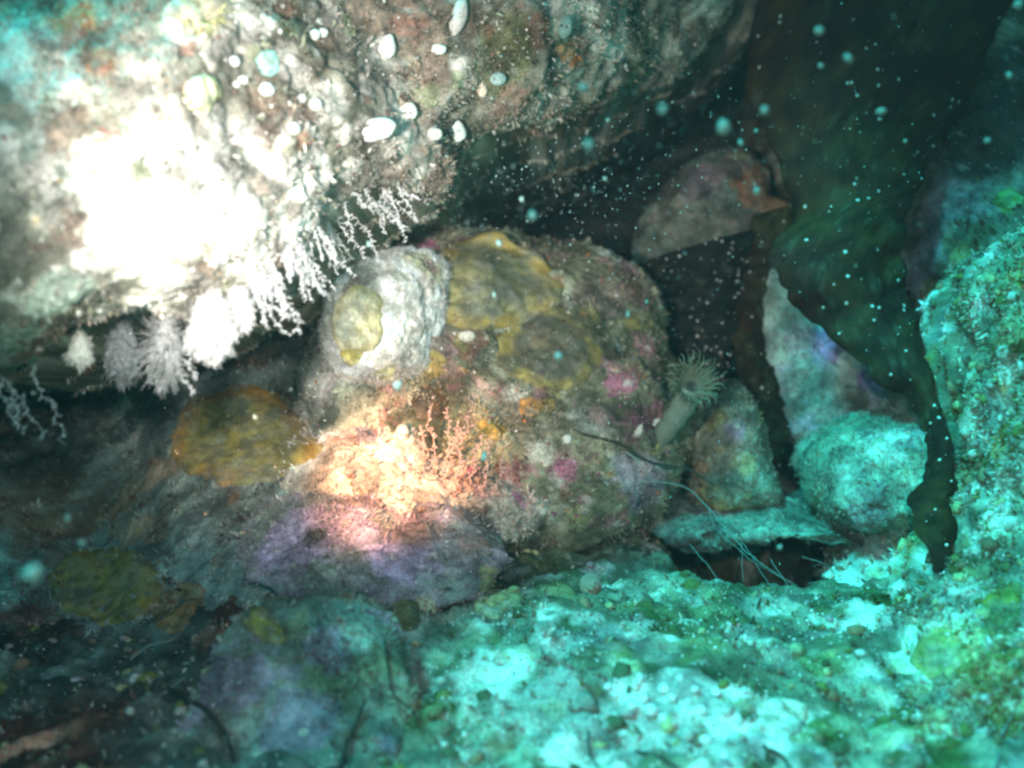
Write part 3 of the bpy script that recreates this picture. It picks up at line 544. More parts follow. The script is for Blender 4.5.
lump('white_tunicate', 567, 440, 5, 5, 0, WL, 'tiny white round blob low on the central boulder', 'sea squirt', seed=13)
lump('white_tunicate', 655, 424, 7, 4, .6, (.66, .7, .62), 'white sliver left of the tube worm stem', 'sea squirt', seed=14)
lump('white_tunicate', 638, 433, 3.5, 9, -.45, (.62, .56, .48), 'narrow pale sliver leaning left of the tube worm stem', 'sea squirt', seed=15)
for k, (x, y, r) in enumerate([(242, 80, 5), (236, 85, 4), (266, 91, 8), (300, 98, 5), (314, 105, 7), (292, 128, 7), (313, 35, 6), (322, 33, 5), (233, 62, 6)]):
    lump('bead_tunicate', x, y, r, r * .9, 0, WL, 'little white bead among others right above the brightest glare', 'sea squirt', seed=20 + k, group='white beads on the overhang', depth=.8)
for k, (x, y, r) in enumerate([(608, 688, 4), (615, 695, 4), (643, 700, 6), (650, 712, 7), (632, 708, 6), (664, 690, 6), (672, 699, 5), (663, 719, 5), (672, 724, 5), (688, 705, 5), (700, 712, 6), (684, 748, 5), (706, 742, 6), (716, 694, 5), (680, 680, 4), (724, 758, 6), (694, 690, 4)]):
    lump('white_egg_cluster', x, y, r, r * .9, 0, (.8, .8, .76), 'white bead of the cluster on the bright floor at the bottom', 'egg mass', seed=50 + k, group='white beads on the bright floor', depth=.8)

def snail(px, py, size, label):
    h = ray(px, py); c = h[0] + h[1] * size * .3; e = empty('snail_shell', c, label, 'shell')
    V = []; n = 90; m = 12
    for i in range(n):
        t = i / (n - 1); a = t * 2 * math.pi * 3.2; g = (1 - t) ** 1.15; R = size * .42 * g; r = size * .36 * g + .0004
        ctr = np.array([R * math.cos(a), R * math.sin(a), size * 1.15 * (1 - (1 - t) ** 1.1)])
        for j in range(m):
            b = j / m * 2 * math.pi; V.append(ctr + np.array([math.cos(a) * math.cos(b), math.sin(a) * math.cos(b), math.sin(b)]) * r)
    V = np.array(V); col = np.array((.42, .30, .22)) * (1 + .4 * fbm(V, .004, 2))[:, None]
    me = raw_mesh('shell_whorl', V, grid_faces(n, m, True), M_SPONGE, np.clip(col, .02, .8))
    o = link('shell_whorl', me, e); 
    V2 = []; 
    for i in range(10):
        for j in range(16):
            r = size * .40 * i / 9; b = j / 16 * 6.283; V2.append((size * .42 + r * math.cos(b), -.0006 * (i < 9) - size * .02, r * 1.15 * math.sin(b)))
    me2 = raw_mesh('shell_opening', np.array(V2), grid_faces(10, 16, True), M_SPONGE, np.tile((.06, .04, .03), (160, 1))); link('shell_opening', me2, e)
    e.rotation_euler = (math.radians(70), math.radians(-35), math.radians(20))
snail(590, 592, .020, 'brown snail shell on the turf at the lower middle')

# ------------------------------------------------------------------ curve-like growth
def tube_mesh(name, paths, mat, sides=5, col=None):
    """paths: list of (pts Nx3, radii N)"""
    Vs = []; Fs = []; base = 0
    for pts, rad in paths:
        pts = np.asarray(pts, float); n = len(pts); rad = np.broadcast_to(np.asarray(rad, float), (n,))
        tg = np.gradient(pts, axis=0); tg /= np.linalg.norm(tg, axis=1, keepdims=True) + 1e-9
        ref = np.array([.31, .9, .17]); u = np.cross(tg, ref); u /= np.linalg.norm(u, axis=1, keepdims=True) + 1e-9; v = np.cross(tg, u)
        a = np.arange(sides) / sides * 2 * math.pi
        ring = pts[:, None] + rad[:, None, None] * (u[:, None] * np.cos(a)[None, :, None] + v[:, None] * np.sin(a)[None, :, None])
        Vs.append(ring.reshape(-1, 3)); Fs.append(grid_faces(n, sides, True) + base); base += n * sides
    V = np.concatenate(Vs); F = np.concatenate(Fs)
    c = None if col is None else np.tile(np.array(col), (len(V), 1))
    return raw_mesh(name, V, F, mat, c)
def wander(p, q, n, amp, rr):
    p, q = np.array(p), np.array(q); t = np.linspace(0, 1, n)[:, None]; L = np.linalg.norm(q - p)
    w_ = np.cumsum(rr.normal(size=(n, 3)), 0); w_ = w_ - t * w_[-1]; w_ = w_ / (np.abs(w_).max() + 1e-6) * amp * L
    return p + (q - p) * t + w_
def hydroid(root, tip, label, seed, side=.008, nb=26, rad=.0007, mat=None, group=None, name='hydroid', cat='hydroid', polyp=True):
    """feathery colony: a stem with alternate side branches, each ending in polyps"""
    rr = np.random.default_rng(seed); r0 = np.array(root); t0 = np.array(tip)
    L = np.linalg.norm(t0 - r0); ax = (t0 - r0) / L
    stem = wander(r0, t0, 24, .10, rr) - r0
    e = empty(name, Vector(r0), label, cat, group)
    link('stem', tube_mesh('stem', [(stem, np.linspace(rad * 1.5, rad * .7, 24))], mat or M_HYD), e)
    br = []; pol = []
    perp = np.cross(ax, rr.normal(size=3)); perp /= np.linalg.norm(perp)
    for k in range(nb):
        f = .08 + .9 * k / nb; i = int(f * 23); p = stem[i]; s = -1 if k % 2 else 1
        a = rr.normal(0, 1.1); pp = perp * math.cos(a) + np.cross(ax, perp) * math.sin(a)
        ln = side * (1.1 - .6 * abs(f - .4)) * rr.uniform(.35, 1.3)
        q = p + (pp * s * .85 + ax * .45 + rr.normal(size=3) * .12) * ln
        br.append((wander(p, q, 4, .08, rr), np.linspace(rad * .9, rad * .6, 4)))
        if polyp:
            for g in (.5, .75, 1.0):
                c = p + (q - p) * g; pol.append(c + rr.normal(size=3) * rad * .8)
    link('side_branches', tube_mesh('side_branches', br, mat or M_HYD, 3), e)
    if polyp:
        V = np.concatenate([c + OCT_V * rad * rr.uniform(1.5, 3.2) for c in pol]); F = np.concatenate([OCT_F + 6 * k for k in range(len(pol))])
        link('polyps', raw_mesh('polyps', V, F, mat or M_HYD), e)
    return e
def at_px(h, px, py, dy=0.): return np.array(P(px, py, h + dy))
# hanging white hydroids along the lit lip of the overhang: (root px, tip px)
HANG = [((262, 262), (300, 335), .010), ((272, 255), (282, 320), .008), ((284, 250), (307, 300), .008), ((300, 240), (330, 298), .006), ((296, 245), (311, 285), .005), ((318, 232), (338, 275), .005), ((330, 235), (346, 262), .005), ((334, 222), (367, 262), .009), ((312, 236), (322, 262), .004),
        ((345, 205), (352, 240), .005), ((362, 196), (402, 232), .008), ((380, 195), (420, 222), .006), ((384, 200), (408, 240), .006), ((372, 205), (386, 234), .005), ((246, 272), (262, 306), .008), ((250, 280), (270, 330), .006), ((352, 198), (374, 215), .006), ((395, 190), (420, 200), .004)]
_rh = random.Random(4)
for _x in range(34):
    _t = _rh.random(); _a = (248 + 150 * _t, 276 - 88 * _t + _rh.uniform(-8, 4)); _l = _rh.uniform(18, 62) * (1.1 - .5 * _t)
    HANG.append((_a, (_a[0] + _l * _rh.uniform(.1, .75), _a[1] + _l), _rh.uniform(.003, .007)))
for k, (a, b, sd_) in enumerate(HANG):
    h = ray(a[0], a[1] - 8, ['rock_overhang']); Y = h[0].y if h else 1.1
    hydroid(P(a[0], a[1] - 6, Y + .01), P(b[0], b[1], Y + .0), 'white feathery hydroid hanging from the glaring lip of the overhang' if k not in (0, 10) else ('longest white hydroid hanging from the lip of the overhang' if k == 0 else 'white hydroid drooping at the dark crevice end of the lip'), 100 + k, side=sd_ * .55, nb=50, rad=.00028,
            group=None if k in (0, 10) else 'white hydroids along the lip')
for k, (a, b) in enumerate([((0, 380), (22, 435)), ((8, 385), (40, 440)), ((36, 370), (66, 445)), ((14, 395), (18, 430))]):
    hydroid(P(a[0], a[1] - 6, 1.0), P(b[0], b[1], 1.0), 'dim thin hydroid hanging at the far left border under the overhang', 140 + k, side=.004, nb=26, rad=.00028, group='dim hydroids at the left border')
# upright pink hydroids in the torch beam
M_PINKH = plain_mat('pinkish_hydroid', (.62, .42, .36), .7, 500, .2)
for k, (a, b, sd_) in enumerate([((428, 470), (420, 425), .005), ((436, 470), (433, 403), .005), ((446, 465), (446, 408), .004), ((452, 472), (458, 420), .004), ((462, 470), (470, 400), .006), ((470, 480), (482, 432), .005), ((420, 480), (408, 440), .004), ((480, 490), (493, 440), .004), ((444, 480), (464, 424), .005), ((456, 488), (462, 430), .005), ((490, 490), (505, 452), .004)]):
    h = ray(a[0], a[1]); Y = h[0].y - .004
    hydroid(P(a[0], a[1] + 6, Y), P(b[0], b[1], Y - .01), 'upright pink feathery hydroid standing in the torch beam' if k != 1 else 'tallest pink hydroid standing against the dark brown hole patch', 170 + k, side=sd_, nb=24, rad=.0005, mat=M_PINKH, group='pink hydroids in the torch beam' if k != 1 else None)

# soft, cauliflower-like white colonies under the lip
def fuzzy(name, px, py, rx, ry, Y, col, label, n=420, seed=0, spike=.0035, rot=0., cat='soft coral'):
    rr = np.random.default_rng(seed); s = K * Y; C = np.array(P(px, py, Y)); e = empty(name, Vector(C) + Vector((0, 0, ry * s)), label, cat)
    off = np.array((0, 0, -ry * s))
    nu, nv = 40, 56; th = np.linspace(0, math.pi, nu)[:, None]; ph = np.linspace(0, 2 * math.pi, nv, endpoint=False)[None]
    D = np.stack([np.sin(th) * np.cos(ph), np.sin(th) * np.sin(ph), np.cos(th) * np.ones_like(ph)], -1)
    flare = (1 - .35 * D[..., 2:])
    V = D * np.array([rx * s, rx * s * .8, ry * s]) * np.concatenate([flare, flare, np.ones_like(flare)], -1)
    w_, _ = worley(V + seed, rx * s * .45); V = V * (1 + .4 * (.5 - w_) + .15 * fbm(V, rx * s * .3, 3))[..., None]
    N = D
    col = np.array(col)
    link('lobed_body', raw_mesh('lobed_body', V.reshape(-1, 3) + off, grid_faces(nu, nv, True), M_SPONGE, np.tile(col, (nu * nv, 1))), e)
    idx = rr.integers(0, nu * nv, n); pa = []
    for i in idx:
        p = V.reshape(-1, 3)[i]; d = N.reshape(-1, 3)[i] + rr.normal(size=3) * .35; d[2] -= .35
        q = p + d * spike * rr.uniform(.5, 1.4); m_ = (p + q) / 2 + rr.normal(size=3) * spike * .12
        pa.append((np.array([p - d * .001, m_, q]) + off, [.0006, .0006, .0003]))
    link('tentacles', tube_mesh('tentacles', pa, M_SPONGE, 3, col), e); return e
fuzzy('white_soft_coral', 212, 325, 20, 33, .98, (.52, .50, .47), 'big white fluffy colony hanging under the glaring lip', 1600, 1)
fuzzy('white_soft_coral', 238, 308, 13, 20, 1.0, (.55, .53, .5), 'smaller white fluffy colony right of the big one', 900, 2)
fuzzy('grey_soft_coral', 165, 345, 16, 30, 1.03, (.26, .26, .25), 'grey branching tuft hanging left of the big white colony', 420, 3, .009)
fuzzy('grey_soft_coral', 122, 350, 16, 30, 1.1, (.16, .17, .17), 'dim grey drooping colony left of the branching tuft', 260, 4, .005)
fuzzy('pale_soft_coral', 80, 350, 10, 14, 1.0, (.55, .55, .48), 'pale stubby colony at the lower left edge of the overhang', 200, 5, .004)
for k, (a, b) in enumerate([((172, 352), (192, 398)), ((160, 355), (158, 392)), ((168, 350), (176, 385)), ((150, 352), (150, 384)), ((182, 350), (196, 380))]):
    hydroid(P(a[0], a[1] - 10, 1.03), P(b[0], b[1], 1.03), 'grey thread-like hydroid trailing below the grey branching tuft', 200 + k, side=.004, nb=20, rad=.0003, group='grey hydroids below the tuft')

# feathery tube worm
def tube_worm():
    C = P(690, 388, 1.50); e = empty('tube_worm', P(648, 458, 1.54), 'feathery tube worm with its crown spread beside the dark kelp', 'tube worm')
    o0 = np.array(e.location); s = K * 1.5
    base = np.array(P(644, 462, 1.54)) - o0; top = np.array(C) - o0
    pth = np.array([base + (top - base) * t + np.array([.004 * math.sin(t * 3), -.01 * math.sin(t * 2.5), .003 * math.sin(t * 5)]) for t in np.linspace(0, 1, 16)])
    link('tube', tube_mesh('tube', [(pth, np.linspace(10 * s, 13 * s, 16) * (1 + .10 * np.sin(np.arange(16) * 2.3)))], M_SPONGE, 16, (.19, .23, .18)), e)
    ax = Vector((.12, -.85, .35)).normalized(); u = ax.orthogonal().normalized(); v = ax.cross(u)
    # crown funnel disc
    nu, nv = 10, 48; V = []
    for i in range(nu):
        r = 20 * s * i / (nu - 1); z = 6 * s * (i / (nu - 1)) ** 2
        for j in range(nv): b = j / nv * 2 * math.pi; rad = r * (1 + .04 * (j % 2)); V.append(top + np.array(u) * rad * math.cos(b) + np.array(v) * rad * math.sin(b) + np.array(ax) * (z + .006))
    V = np.array(V); rr_ = np.repeat(np.arange(nu) / (nu - 1), nv)[:, None]
    colr = np.where(rr_ < .28, np.array((.05, .05, .035)), np.array((.13, .15, .10))) * (.85 + .3 * (np.tile(np.arange(nv), nu)[:, None] % 2))
    link('mouth_disc', raw_mesh('mouth_disc', V, grid_faces(nu, nv, True), M_SPONGE, colr), e)
    rr = np.random.default_rng(5); n = 120
    m_t = None
    for k in range(n):
        b = k / n * 2 * math.pi + rr.normal() * .02; lay = k % 3; d = np.array(u) * math.cos(b) + np.array(v) * math.sin(b)
        r0 = (9 + 3 * lay) * s; L = (15 + 5 * rr.random()) * s; lift = (.5 + .3 * lay)
        t = np.linspace(0, 1, 7)[:, None]
        L *= rr.uniform(.65, 1.15); tw = np.cross(np.array(ax), d) * rr.normal() * .35; pts = top + np.array(ax) * .008 + d * (r0 + L * t * .9) + np.array(ax) * (L * lift * rr.uniform(.6, 1.3) * np.sin(t * 2.2)) + tw * L * t ** 2
        link('tentacle', tube_mesh('tentacle', [(pts, np.linspace(.0011, .0004, 7))], M_SPONGE, 4, (.24, .27, .19) if k % 2 else (.14, .16, .10)), e)
tube_worm()

# ------------------------------------------------------------------ kelp
def blade(name, L, R, label, ca, cb, thick=.002, ruffle=.012, nu=90, nv=34, seed=0, spots=0):
    """L and R: matching lists of (px, py, Y) along the two margins"""
    def openspl(p, n):
        p = np.array(p, float); p = np.vstack([2 * p[0] - p[1], p, 2 * p[-1] - p[-2]]); m = len(p) - 3
        t = np.linspace(0, m - 1e-6, n); i = t.astype(int); f = (t - i)[:, None]; p0, p1, p2, p3 = p[i], p[i + 1], p[i + 2], p[i + 3]
        return .5 * ((2 * p1) + (-p0 + p2) * f + (2 * p0 - 5 * p1 + 4 * p2 - p3) * f * f + (-p0 + 3 * p1 - 3 * p2 + p3) * f ** 3)
    A = openspl([P(*q) for q in L], nu); B = openspl([P(*q) for q in R], nu)
    rag = np.stack([fbm(A * 1.0 + seed, .03, 4, .65), fbm(B * 1.0 - seed, .03, 4, .65)]) * .018
    u_ = (B - A); A = A - u_ / np.linalg.norm(u_, axis=1, keepdims=True) * rag[0][:, None]; B = B + u_ / np.linalg.norm(u_, axis=1, keepdims=True) * rag[1][:, None]
    t = np.linspace(0, 1, nv)[None, :, None]; V = A[:, None] * (1 - t) + B[:, None] * t
    edge = np.abs(t[..., 0] - .5) * 2
    V[..., 1] += ruffle * (.5 + edge) * fbm(V + seed, .07, 3) * 2 - .03 * np.linalg.norm(B - A, axis=1)[:, None] / .12 * (1 - edge ** 2)
    N = grid_normals(V, False)
    d = .003 * fbm(V + seed, .012, 3) + .004 * fbm(V * [2.2, 1, .5] + seed, .03, 3) * edge; V = V + N * d[..., None]
    V2 = V + N * thick
    c = np.array(ca) + (np.array(cb) - np.array(ca)) * sstep(-.3, .3, fbm(V, .05, 4, .6, seed))[..., None]; c = c * (.55 + .9 * sstep(-.4, .4, fbm(V, .012, 3, .6, 2.0)))[..., None]; c = c + (np.array((.16, .15, .10)) - c) * (sstep(.22, .4, fbm(V, .02, 4, .7, 6.0)) * .28)[..., None]
    top = V.reshape(-1, 3); bot = V2.reshape(-1, 3); n = nu * nv; F = grid_faces(nu, nv, False); F2 = F[:, ::-1] + n
    rim = list(range(nv)) + [i * nv + nv - 1 for i in range(1, nu)] + [(nu - 1) * nv + j for j in range(nv - 2, -1, -1)] + [i * nv for i in range(nu - 2, 0, -1)]
    rim = np.array(rim); r2 = np.roll(rim, -1); Fe = np.stack([rim, rim + n, r2 + n, r2], -1)
    me = raw_mesh(name, np.vstack([top, bot]), np.vstack([F, F2, Fe]), M_KELP, np.vstack([c.reshape(-1, 3)] * 2))
    e = empty(name, Vector(A[0]), label, 'kelp'); o = link('blade', me, e); o.location = -e.location
    # midrib
    mid = V[:, nv // 2]
    o2 = link('midrib', tube_mesh('midrib', [(mid, np.linspace(.0028, .0012, nu))], M_KELP, 6, np.array(ca) * 1.2), e); o2.location = -e.location
    if spots:
        rr = np.random.default_rng(seed + 9); pv = V.reshape(-1, 3); nn = N.reshape(-1, 3)
        sgn = -1 if nn[:, 1].mean() > 0 else 1
        ids = rr.integers(0, len(pv), spots); VV = []; FF = []
        for k, i in enumerate(ids):
            off = sgn * nn[i] * (.003 if sgn > 0 else .0015); VV.append(pv[i] + off * 1.3 + ICO_V * rr.uniform(.0010, .0030) * (rr.random() ** .7)); FF.append(ICO_F + 12 * k)
        o3 = link('white_spots', raw_mesh('white_spots', np.concatenate(VV), np.concatenate(FF), M_WHITE), e, kind='stuff'); o3.location = -e.location
    return e
KD, KL = (.030, .009, .004), (.055, .023, .007)
blade('kelp_frond', [(770, -60, 1.75), (748, 60, 1.72), (766, 140, 1.66), (792, 212, 1.62), (768, 256, 1.58), (788, 292, 1.55), (826, 334, 1.53), (870, 370, 1.48), (915, 406, 1.42), (928, 440, 1.38), (926, 480, 1.33), (914, 512, 1.28), (926, 560, 1.22), (938, 590, 1.19)],
      [(1080, -60, 1.80), (1010, 60, 1.74), (950, 130, 1.68), (922, 175, 1.64), (908, 205, 1.61), (902, 240, 1.58), (908, 280, 1.53), (920, 325, 1.48), (934, 378, 1.42), (945, 420, 1.38), (958, 470, 1.32), (960, 515, 1.28), (952, 560, 1.22), (944, 592, 1.19)],
      'broad dark kelp frond sweeping down to a narrow olive tip on the right', KD, KL, seed=3, spots=45)
blade('kelp_strap', [(640, 262, 1.86), (652, 300, 1.84), (664, 335, 1.82), (690, 362, 1.8), (712, 382, 1.78)], [(752, 232, 1.84), (754, 268, 1.82), (748, 310, 1.8), (738, 350, 1.78), (728, 386, 1.77)],
      'dark kelp blade dusted with white specks between the boulder and the slab', (.010, .011, .009), (.014, .013, .010), seed=14, spots=120, ruffle=.02)
blade('kelp_strap', [(752, 216, 1.80), (748, 270, 1.78), (736, 330, 1.74), (742, 380, 1.70), (756, 430, 1.66), (766, 472, 1.62)], [(798, 205, 1.80), (782, 262, 1.78), (766, 330, 1.74), (776, 380, 1.70), (786, 430, 1.66), (780, 474, 1.62)],
      'narrow dark kelp strap hanging in front of the pale slab', KD, (.045, .04, .015), seed=25, spots=20)
blade('kelp_strap', [(1010, 690, .98), (1000, 730, .95), (995, 790, .92)], [(1040, 680, .98), (1040, 730, .95), (1030, 790, .92)], 'dark green kelp scrap in the lower right corner', (.03, .04, .02), KL, seed=31, ruffle=.02, nu=30, nv=16)

# ------------------------------------------------------------------ threads, twigs
M_THREAD = plain_mat('pale_thread', (.22, .25, .22), .6, 300, .3)
M_TWIG = plain_mat('dark_twig', (.035, .035, .025), .7, 300, .3)
def thread(name, pts, rad, mat, label, cat, group=None, seed=0):
    rr = np.random.default_rng(seed); Q = []
    for p in pts:
        if len(p) == 3: Q.append(np.array(P(*p)))
        else: h = ray(*p); Q.append(np.array(h[0] + (CAM - h[0]).normalized() * .006))
    Q = np.array(Q); pp = np.vstack([2 * Q[0] - Q[1], Q, 2 * Q[-1] - Q[-2]]); m = len(pp) - 3; n = 10 * m
    t = np.linspace(0, m - 1e-6, n); i = t.astype(int); f = (t - i)[:, None]; p0, p1, p2, p3 = pp[i], pp[i + 1], pp[i + 2], pp[i + 3]
    C = .5 * ((2 * p1) + (-p0 + p2) * f + (2 * p0 - 5 * p1 + 4 * p2 - p3) * f * f + (-p0 + 3 * p1 - 3 * p2 + p3) * f ** 3)
    C = C + np.stack([fbm(C + seed, .015, 2)] * 3, -1) * .0015
    return thing(name, tube_mesh(name, [(C, np.linspace(rad, rad * .5, n))], mat, 5), label, cat, group)
for k, pts in enumerate([[(706, 505, 1.40), (740, 545, 1.33), (770, 570, 1.28), (797, 586, 1.25)], [(716, 530, 1.38), (745, 555, 1.32), (780, 578, 1.27)], [(742, 540, 1.36), (760, 570, 1.3), (775, 592, 1.27)], [(742, 542, 1.36), (743, 582, 1.3)], [(802, 556, 1.34), (824, 563, 1.33), (836, 575, 1.31)], [(810, 582, 1.30), (848, 580, 1.30)], [(690, 545, 1.36), (715, 575, 1.3), (718, 590, 1.28)], [(770, 560, 1.33), (800, 600, 1.25), (830, 620, 1.2)], [(880, 585, 1.27), (905, 592, 1.24), (925, 588, 1.22)]]):
    thread('drifting_thread', pts, .0005 if k else .0008, M_THREAD, 'pale hair-like thread crossing the dark slit' if k else 'thickest pale thread slanting across the dark slit', 'thread', None if k == 0 else 'pale threads over the dark slit', k)
thread('bare_twig', [(574, 432, 1.46), (620, 444, 1.45), (650, 462, 1.44), (690, 470, 1.43), (715, 486, 1.42)], .0022, M_TWIG, 'dark twig running right from the boulder under the tube worm', 'twig', seed=31)
thread('pale_twig', [(625, 452, 1.43), (640, 462, 1.42), (655, 485, 1.41)], .0012, M_THREAD, 'short pale twig curving down below the dark twig', 'twig', seed=32)
thread('pale_twig', [(640, 482, 1.42), (680, 485, 1.42), (705, 505, 1.4), (715, 530, 1.38)], .001, M_THREAD, 'long thin pale stem below the triangular rock', 'twig', seed=33)
thread('curled_worm', [(786, 382, 1.6), (790, 402, 1.6), (800, 412, 1.6), (815, 425, 1.58), (826, 430, 1.58)], .0012, M_THREAD, 'thin curling thread at the left side of the pale slab', 'thread', seed=34)
thread('bare_twig', [(340, 768), (350, 735), (366, 700)], .0022, M_TWIG, 'dark stem rising at the edge of the grey foreground rock', 'twig', seed=35)
thread('bare_twig', [(170, 690), (200, 705), (222, 730), (236, 760)], .003, M_TWIG, 'dark bent stem in the shade at the lower left', 'twig', seed=36)
thread('pale_twig', [(132, 706), (162, 694), (184, 678)], .0018, M_THREAD, 'pale forked stem in the shade at the lower left', 'twig', seed=37)
thread('pale_twig', [(130, 660), (150, 645), (172, 640), (190, 622)], .0013, M_THREAD, 'thin pale stem under the dull gold sponge', 'twig', seed=38)
thread('bare_twig', [(636, 752), (660, 756), (680, 768)], .0016, M_TWIG, 'short dark curved stem at the bottom border', 'twig', seed=39)
thread('bare_twig', [(764, 746), (782, 756), (792, 768)], .0018, M_TWIG, 'dark curved stem right of the white bead cluster', 'twig', seed=40)
thread('bare_twig', [(588, 732), (590, 752), (600, 770)], .0012, M_TWIG, 'thin dark stem left of the white bead cluster', 'twig', seed=41)
thread('pale_twig', [(996, 768), (1002, 735), (1014, 712)], .0016, M_THREAD, 'pale blue stem near the lower right corner', 'twig', seed=42)
thread('pale_twig', [(424, 520, 1.28), (436, 545, 1.24), (446, 565, 1.2)], .0007, M_THREAD, 'hair-thin stem over the purple rock', 'twig', seed=43)
thread('red_twig', [(960, 392), (978, 380), (1000, 384)], .0012, M_TWIG, 'thin dark stem on the sunlit slope right of the kelp', 'twig', seed=44)
for k, pts in enumerate([[(385, 640), (392, 690), (408, 705), (420, 730)], [(760, 600), (752, 620), (735, 640)]]):
    thread('bare_twig', pts, .0012, M_TWIG, ['thin dark stem beside the grey foreground rock', 'thin dark stem on the mottled floor below the slit'][k], 'twig', seed=50 + k)

# ------------------------------------------------------------------ marine snow
def speck_mesh(seed, rx, ry):
    r = np.random.default_rng(seed); V = ICO_V * (1 + .7 * (r.random((12, 1)) - .5)) * [rx, rx, ry]; return raw_mesh('drifting_particle', V, ICO_F, M_BL)
BIG = [(583, 88, 7, 7, .62, 'bright turquoise blob drifting in front of the overhang right end'), (723, 127, 8, 11, .6, 'largest turquoise blob drifting before the dark crevice'), (764, 110, 6, 8, .6, 'turquoise blob right of the largest one above the peaked rock'),
       (533, 216, 6, 8, .6, 'turquoise blob low in the dark crevice'), (588, 145, 6, 8, .5, 'faint teal blob in the middle of the crevice'), (880, 111, 8, 5, .7, 'bright sideways speck on the dark kelp'), (741, 143, 4, 5, .7, 'small teal speck beneath the largest blob'),
       (499, 243, 4, 5, .8, 'turquoise speck above the broad mustard sponge'), (369, 244, 3, 5, .9, 'blue speck between the hydroids and the boulder'), (522, 199, 3, 4, .8, 'narrow speck in the crevice left of the low blob'), (34, 573, 12, 12, .42, 'large soft grey-green blob at the left border'),
       (33, 393, 4, 4, .8, 'bright round speck under the overhang at the left'), (255, 417, 4, 4, .9, 'speck in front of the large domed mustard sponge'), (484, 457, 4, 6, .9, 'slanting turquoise speck beside the pink hydroids'), (398, 385, 6, 7, .7, 'soft turquoise blob above the torchlit patch'),
       (558, 357, 6, 6, .7, 'soft teal blob before the ring sponge'), (628, 315, 3, 5, .9, 'bright speck at the right shoulder of the boulder'), (647, 302, 3, 3, .9, 'tiny bright speck near the dark specked blade'), (494, 295, 3, 4, .8, 'teal speck on the broad mustard sponge'),
       (818, 31, 6, 6, .6, 'faint speck high on the dark kelp'), (821, 66, 4, 4, .7, 'small faint speck beside another on the kelp'), (848, 58, 5, 6, .6, 'faint blob above the bright sideways speck'), (1018, 5, 6, 6, .7, 'green-blue speck in the top right corner'),
       (1009, 75, 4, 5, .7, 'speck near the right border in the dark'), (756, 131, 3, 3, .9, 'tiny bright speck between the two large blobs'), (757, 192, 5, 6, .7, 'soft teal blob over the orange crust'), (780, 547, 4, 4, .9, 'bright round speck over the dark slit'),
       (608, 120, 3, 3, .9, 'small bright speck just below the overhang'), (605, 179, 3, 3, .9, 'small white-blue speck deep in the crevice'), (662, 110, 6, 8, .5, 'faint blob under the right end of the overhang'), (257, 603, 4, 4, .9, 'pale speck before the grey foreground rock'),
       (68, 518, 5, 5, .6, 'dim soft blob in the left shade'), (82, 543, 5, 5, .6, 'dim soft blob above the dull gold sponge'), (905, 141, 3, 3, .8, 'tiny speck on the right part of the kelp'), (987, 141, 4, 4, .7, 'faint twin speck at the right in the dark')]
M_BL = None
for k, (x, y, a, b, Y, lab) in enumerate(BIG):
    Y = min(1.0, Y + .22)
    M_BL = M_BL if k else plain_mat('large_snow', (.22, .30, .26), .9, 200, .3)
    me = speck_mesh(k, a * K * Y * .8, b * K * Y * .8); o = thing('drifting_particle', me, lab, 'particle', 'marine snow'); o.location = P(x, y, Y); o.rotation_euler = (0, random.uniform(-.4, .4), 0)
VV = []; FF = []; k = 0
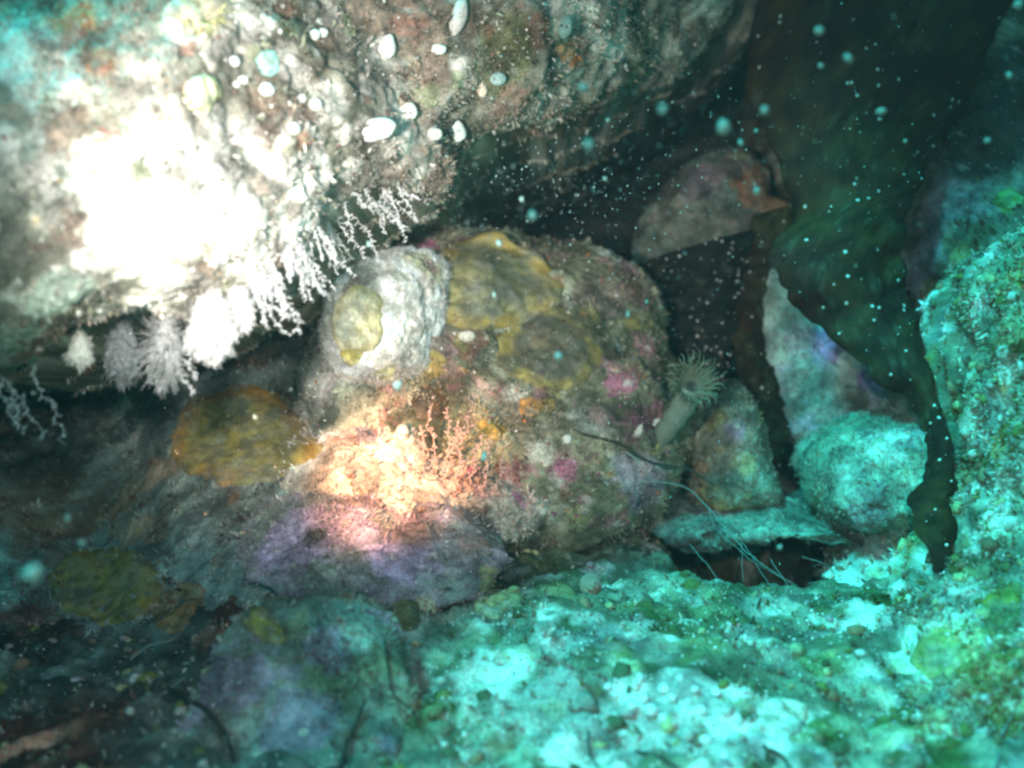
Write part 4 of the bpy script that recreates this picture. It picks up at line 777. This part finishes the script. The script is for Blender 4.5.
for i in range(2400):
    x, y = random.uniform(0, 1024), random.uniform(0, 768); Y = random.uniform(.8, 1.5)
    if random.random() < .35: x = random.gauss(600, 110); y = random.gauss(170, 50)
    h = ray(x, y)
    if h and h[0].y < Y + .03: Y = h[0].y - random.uniform(.02, .15)
    if Y < .6: continue
    r = K * Y * random.choice([.25, .3, .35, .4, .45, .5, .6, .9]); VV.append(np.array(P(x, y, Y)) + OCT_V * r * [1, 1, random.uniform(.7, 2.0)]); FF.append(OCT_F + 6 * k); k += 1
link('marine_snow', raw_mesh('marine_snow', np.concatenate(VV), np.concatenate(FF), M_SPECK), kind='stuff')

# ------------------------------------------------------------------ the water
import bmesh
bm = bmesh.new(); bmesh.ops.create_cube(bm, size=1); me = bpy.data.meshes.new('haze'); bm.to_mesh(me); bm.free()
hz = link('haze', me, kind='stuff'); hz.scale = (20, 20, 6); hz.location = (0, 0, 2.0)
m = bpy.data.materials.new('sea_water'); m.use_nodes = True; n = m.node_tree.nodes; n.remove(n['Principled BSDF'])
pv = n.new('ShaderNodeVolumePrincipled'); pv.inputs['Color'].default_value = (.45, .8, .8, 1); pv.inputs['Density'].default_value = .016
m.node_tree.links.new(pv.outputs[0], n['Material Output'].inputs['Volume']); me.materials.append(m)
ORD = 'first second third fourth fifth sixth seventh eighth ninth tenth eleventh twelfth thirteenth fourteenth fifteenth sixteenth seventeenth eighteenth nineteenth twentieth'.split(); ORD += ['twenty-' + q for q in ORD[:9]] + ['thirtieth'] + ['thirty-' + q for q in ORD[:9]] + ['fortieth'] + ['forty-' + q for q in ORD[:9]] + ['fiftieth'] + ['fifty-' + q for q in ORD[:9]] + ['sixtieth']
def px_of(o):
    p = o.location
    if o.type == 'MESH' and p.length < 1e-6:
        c = [o.data.vertices[i].co for i in range(0, len(o.data.vertices), max(1, len(o.data.vertices) // 40))]; p = sum(c, Vector()) / len(c)
    return 512 + p.x / (K * p.y)
by = {}
for o in COL.objects:
    if o.get('group') and o.get('label'): by.setdefault(o['label'], []).append(o)
for lab, os_ in by.items():
    if len(os_) > 1:
        for k, o in enumerate(sorted(os_, key=px_of)): o['label'] = ORD[k] + ' from the left: ' + lab
for o in sorted([o for o in COL.objects if o.type == 'MESH'], key=lambda o: -len(o.data.polygons))[:0]: print(o.name, len(o.data.polygons))
print('done', time.time() - T0, 'tris', sum(len(o.data.loops) - 2 * len(o.data.polygons) for o in COL.objects if o.type == 'MESH'))
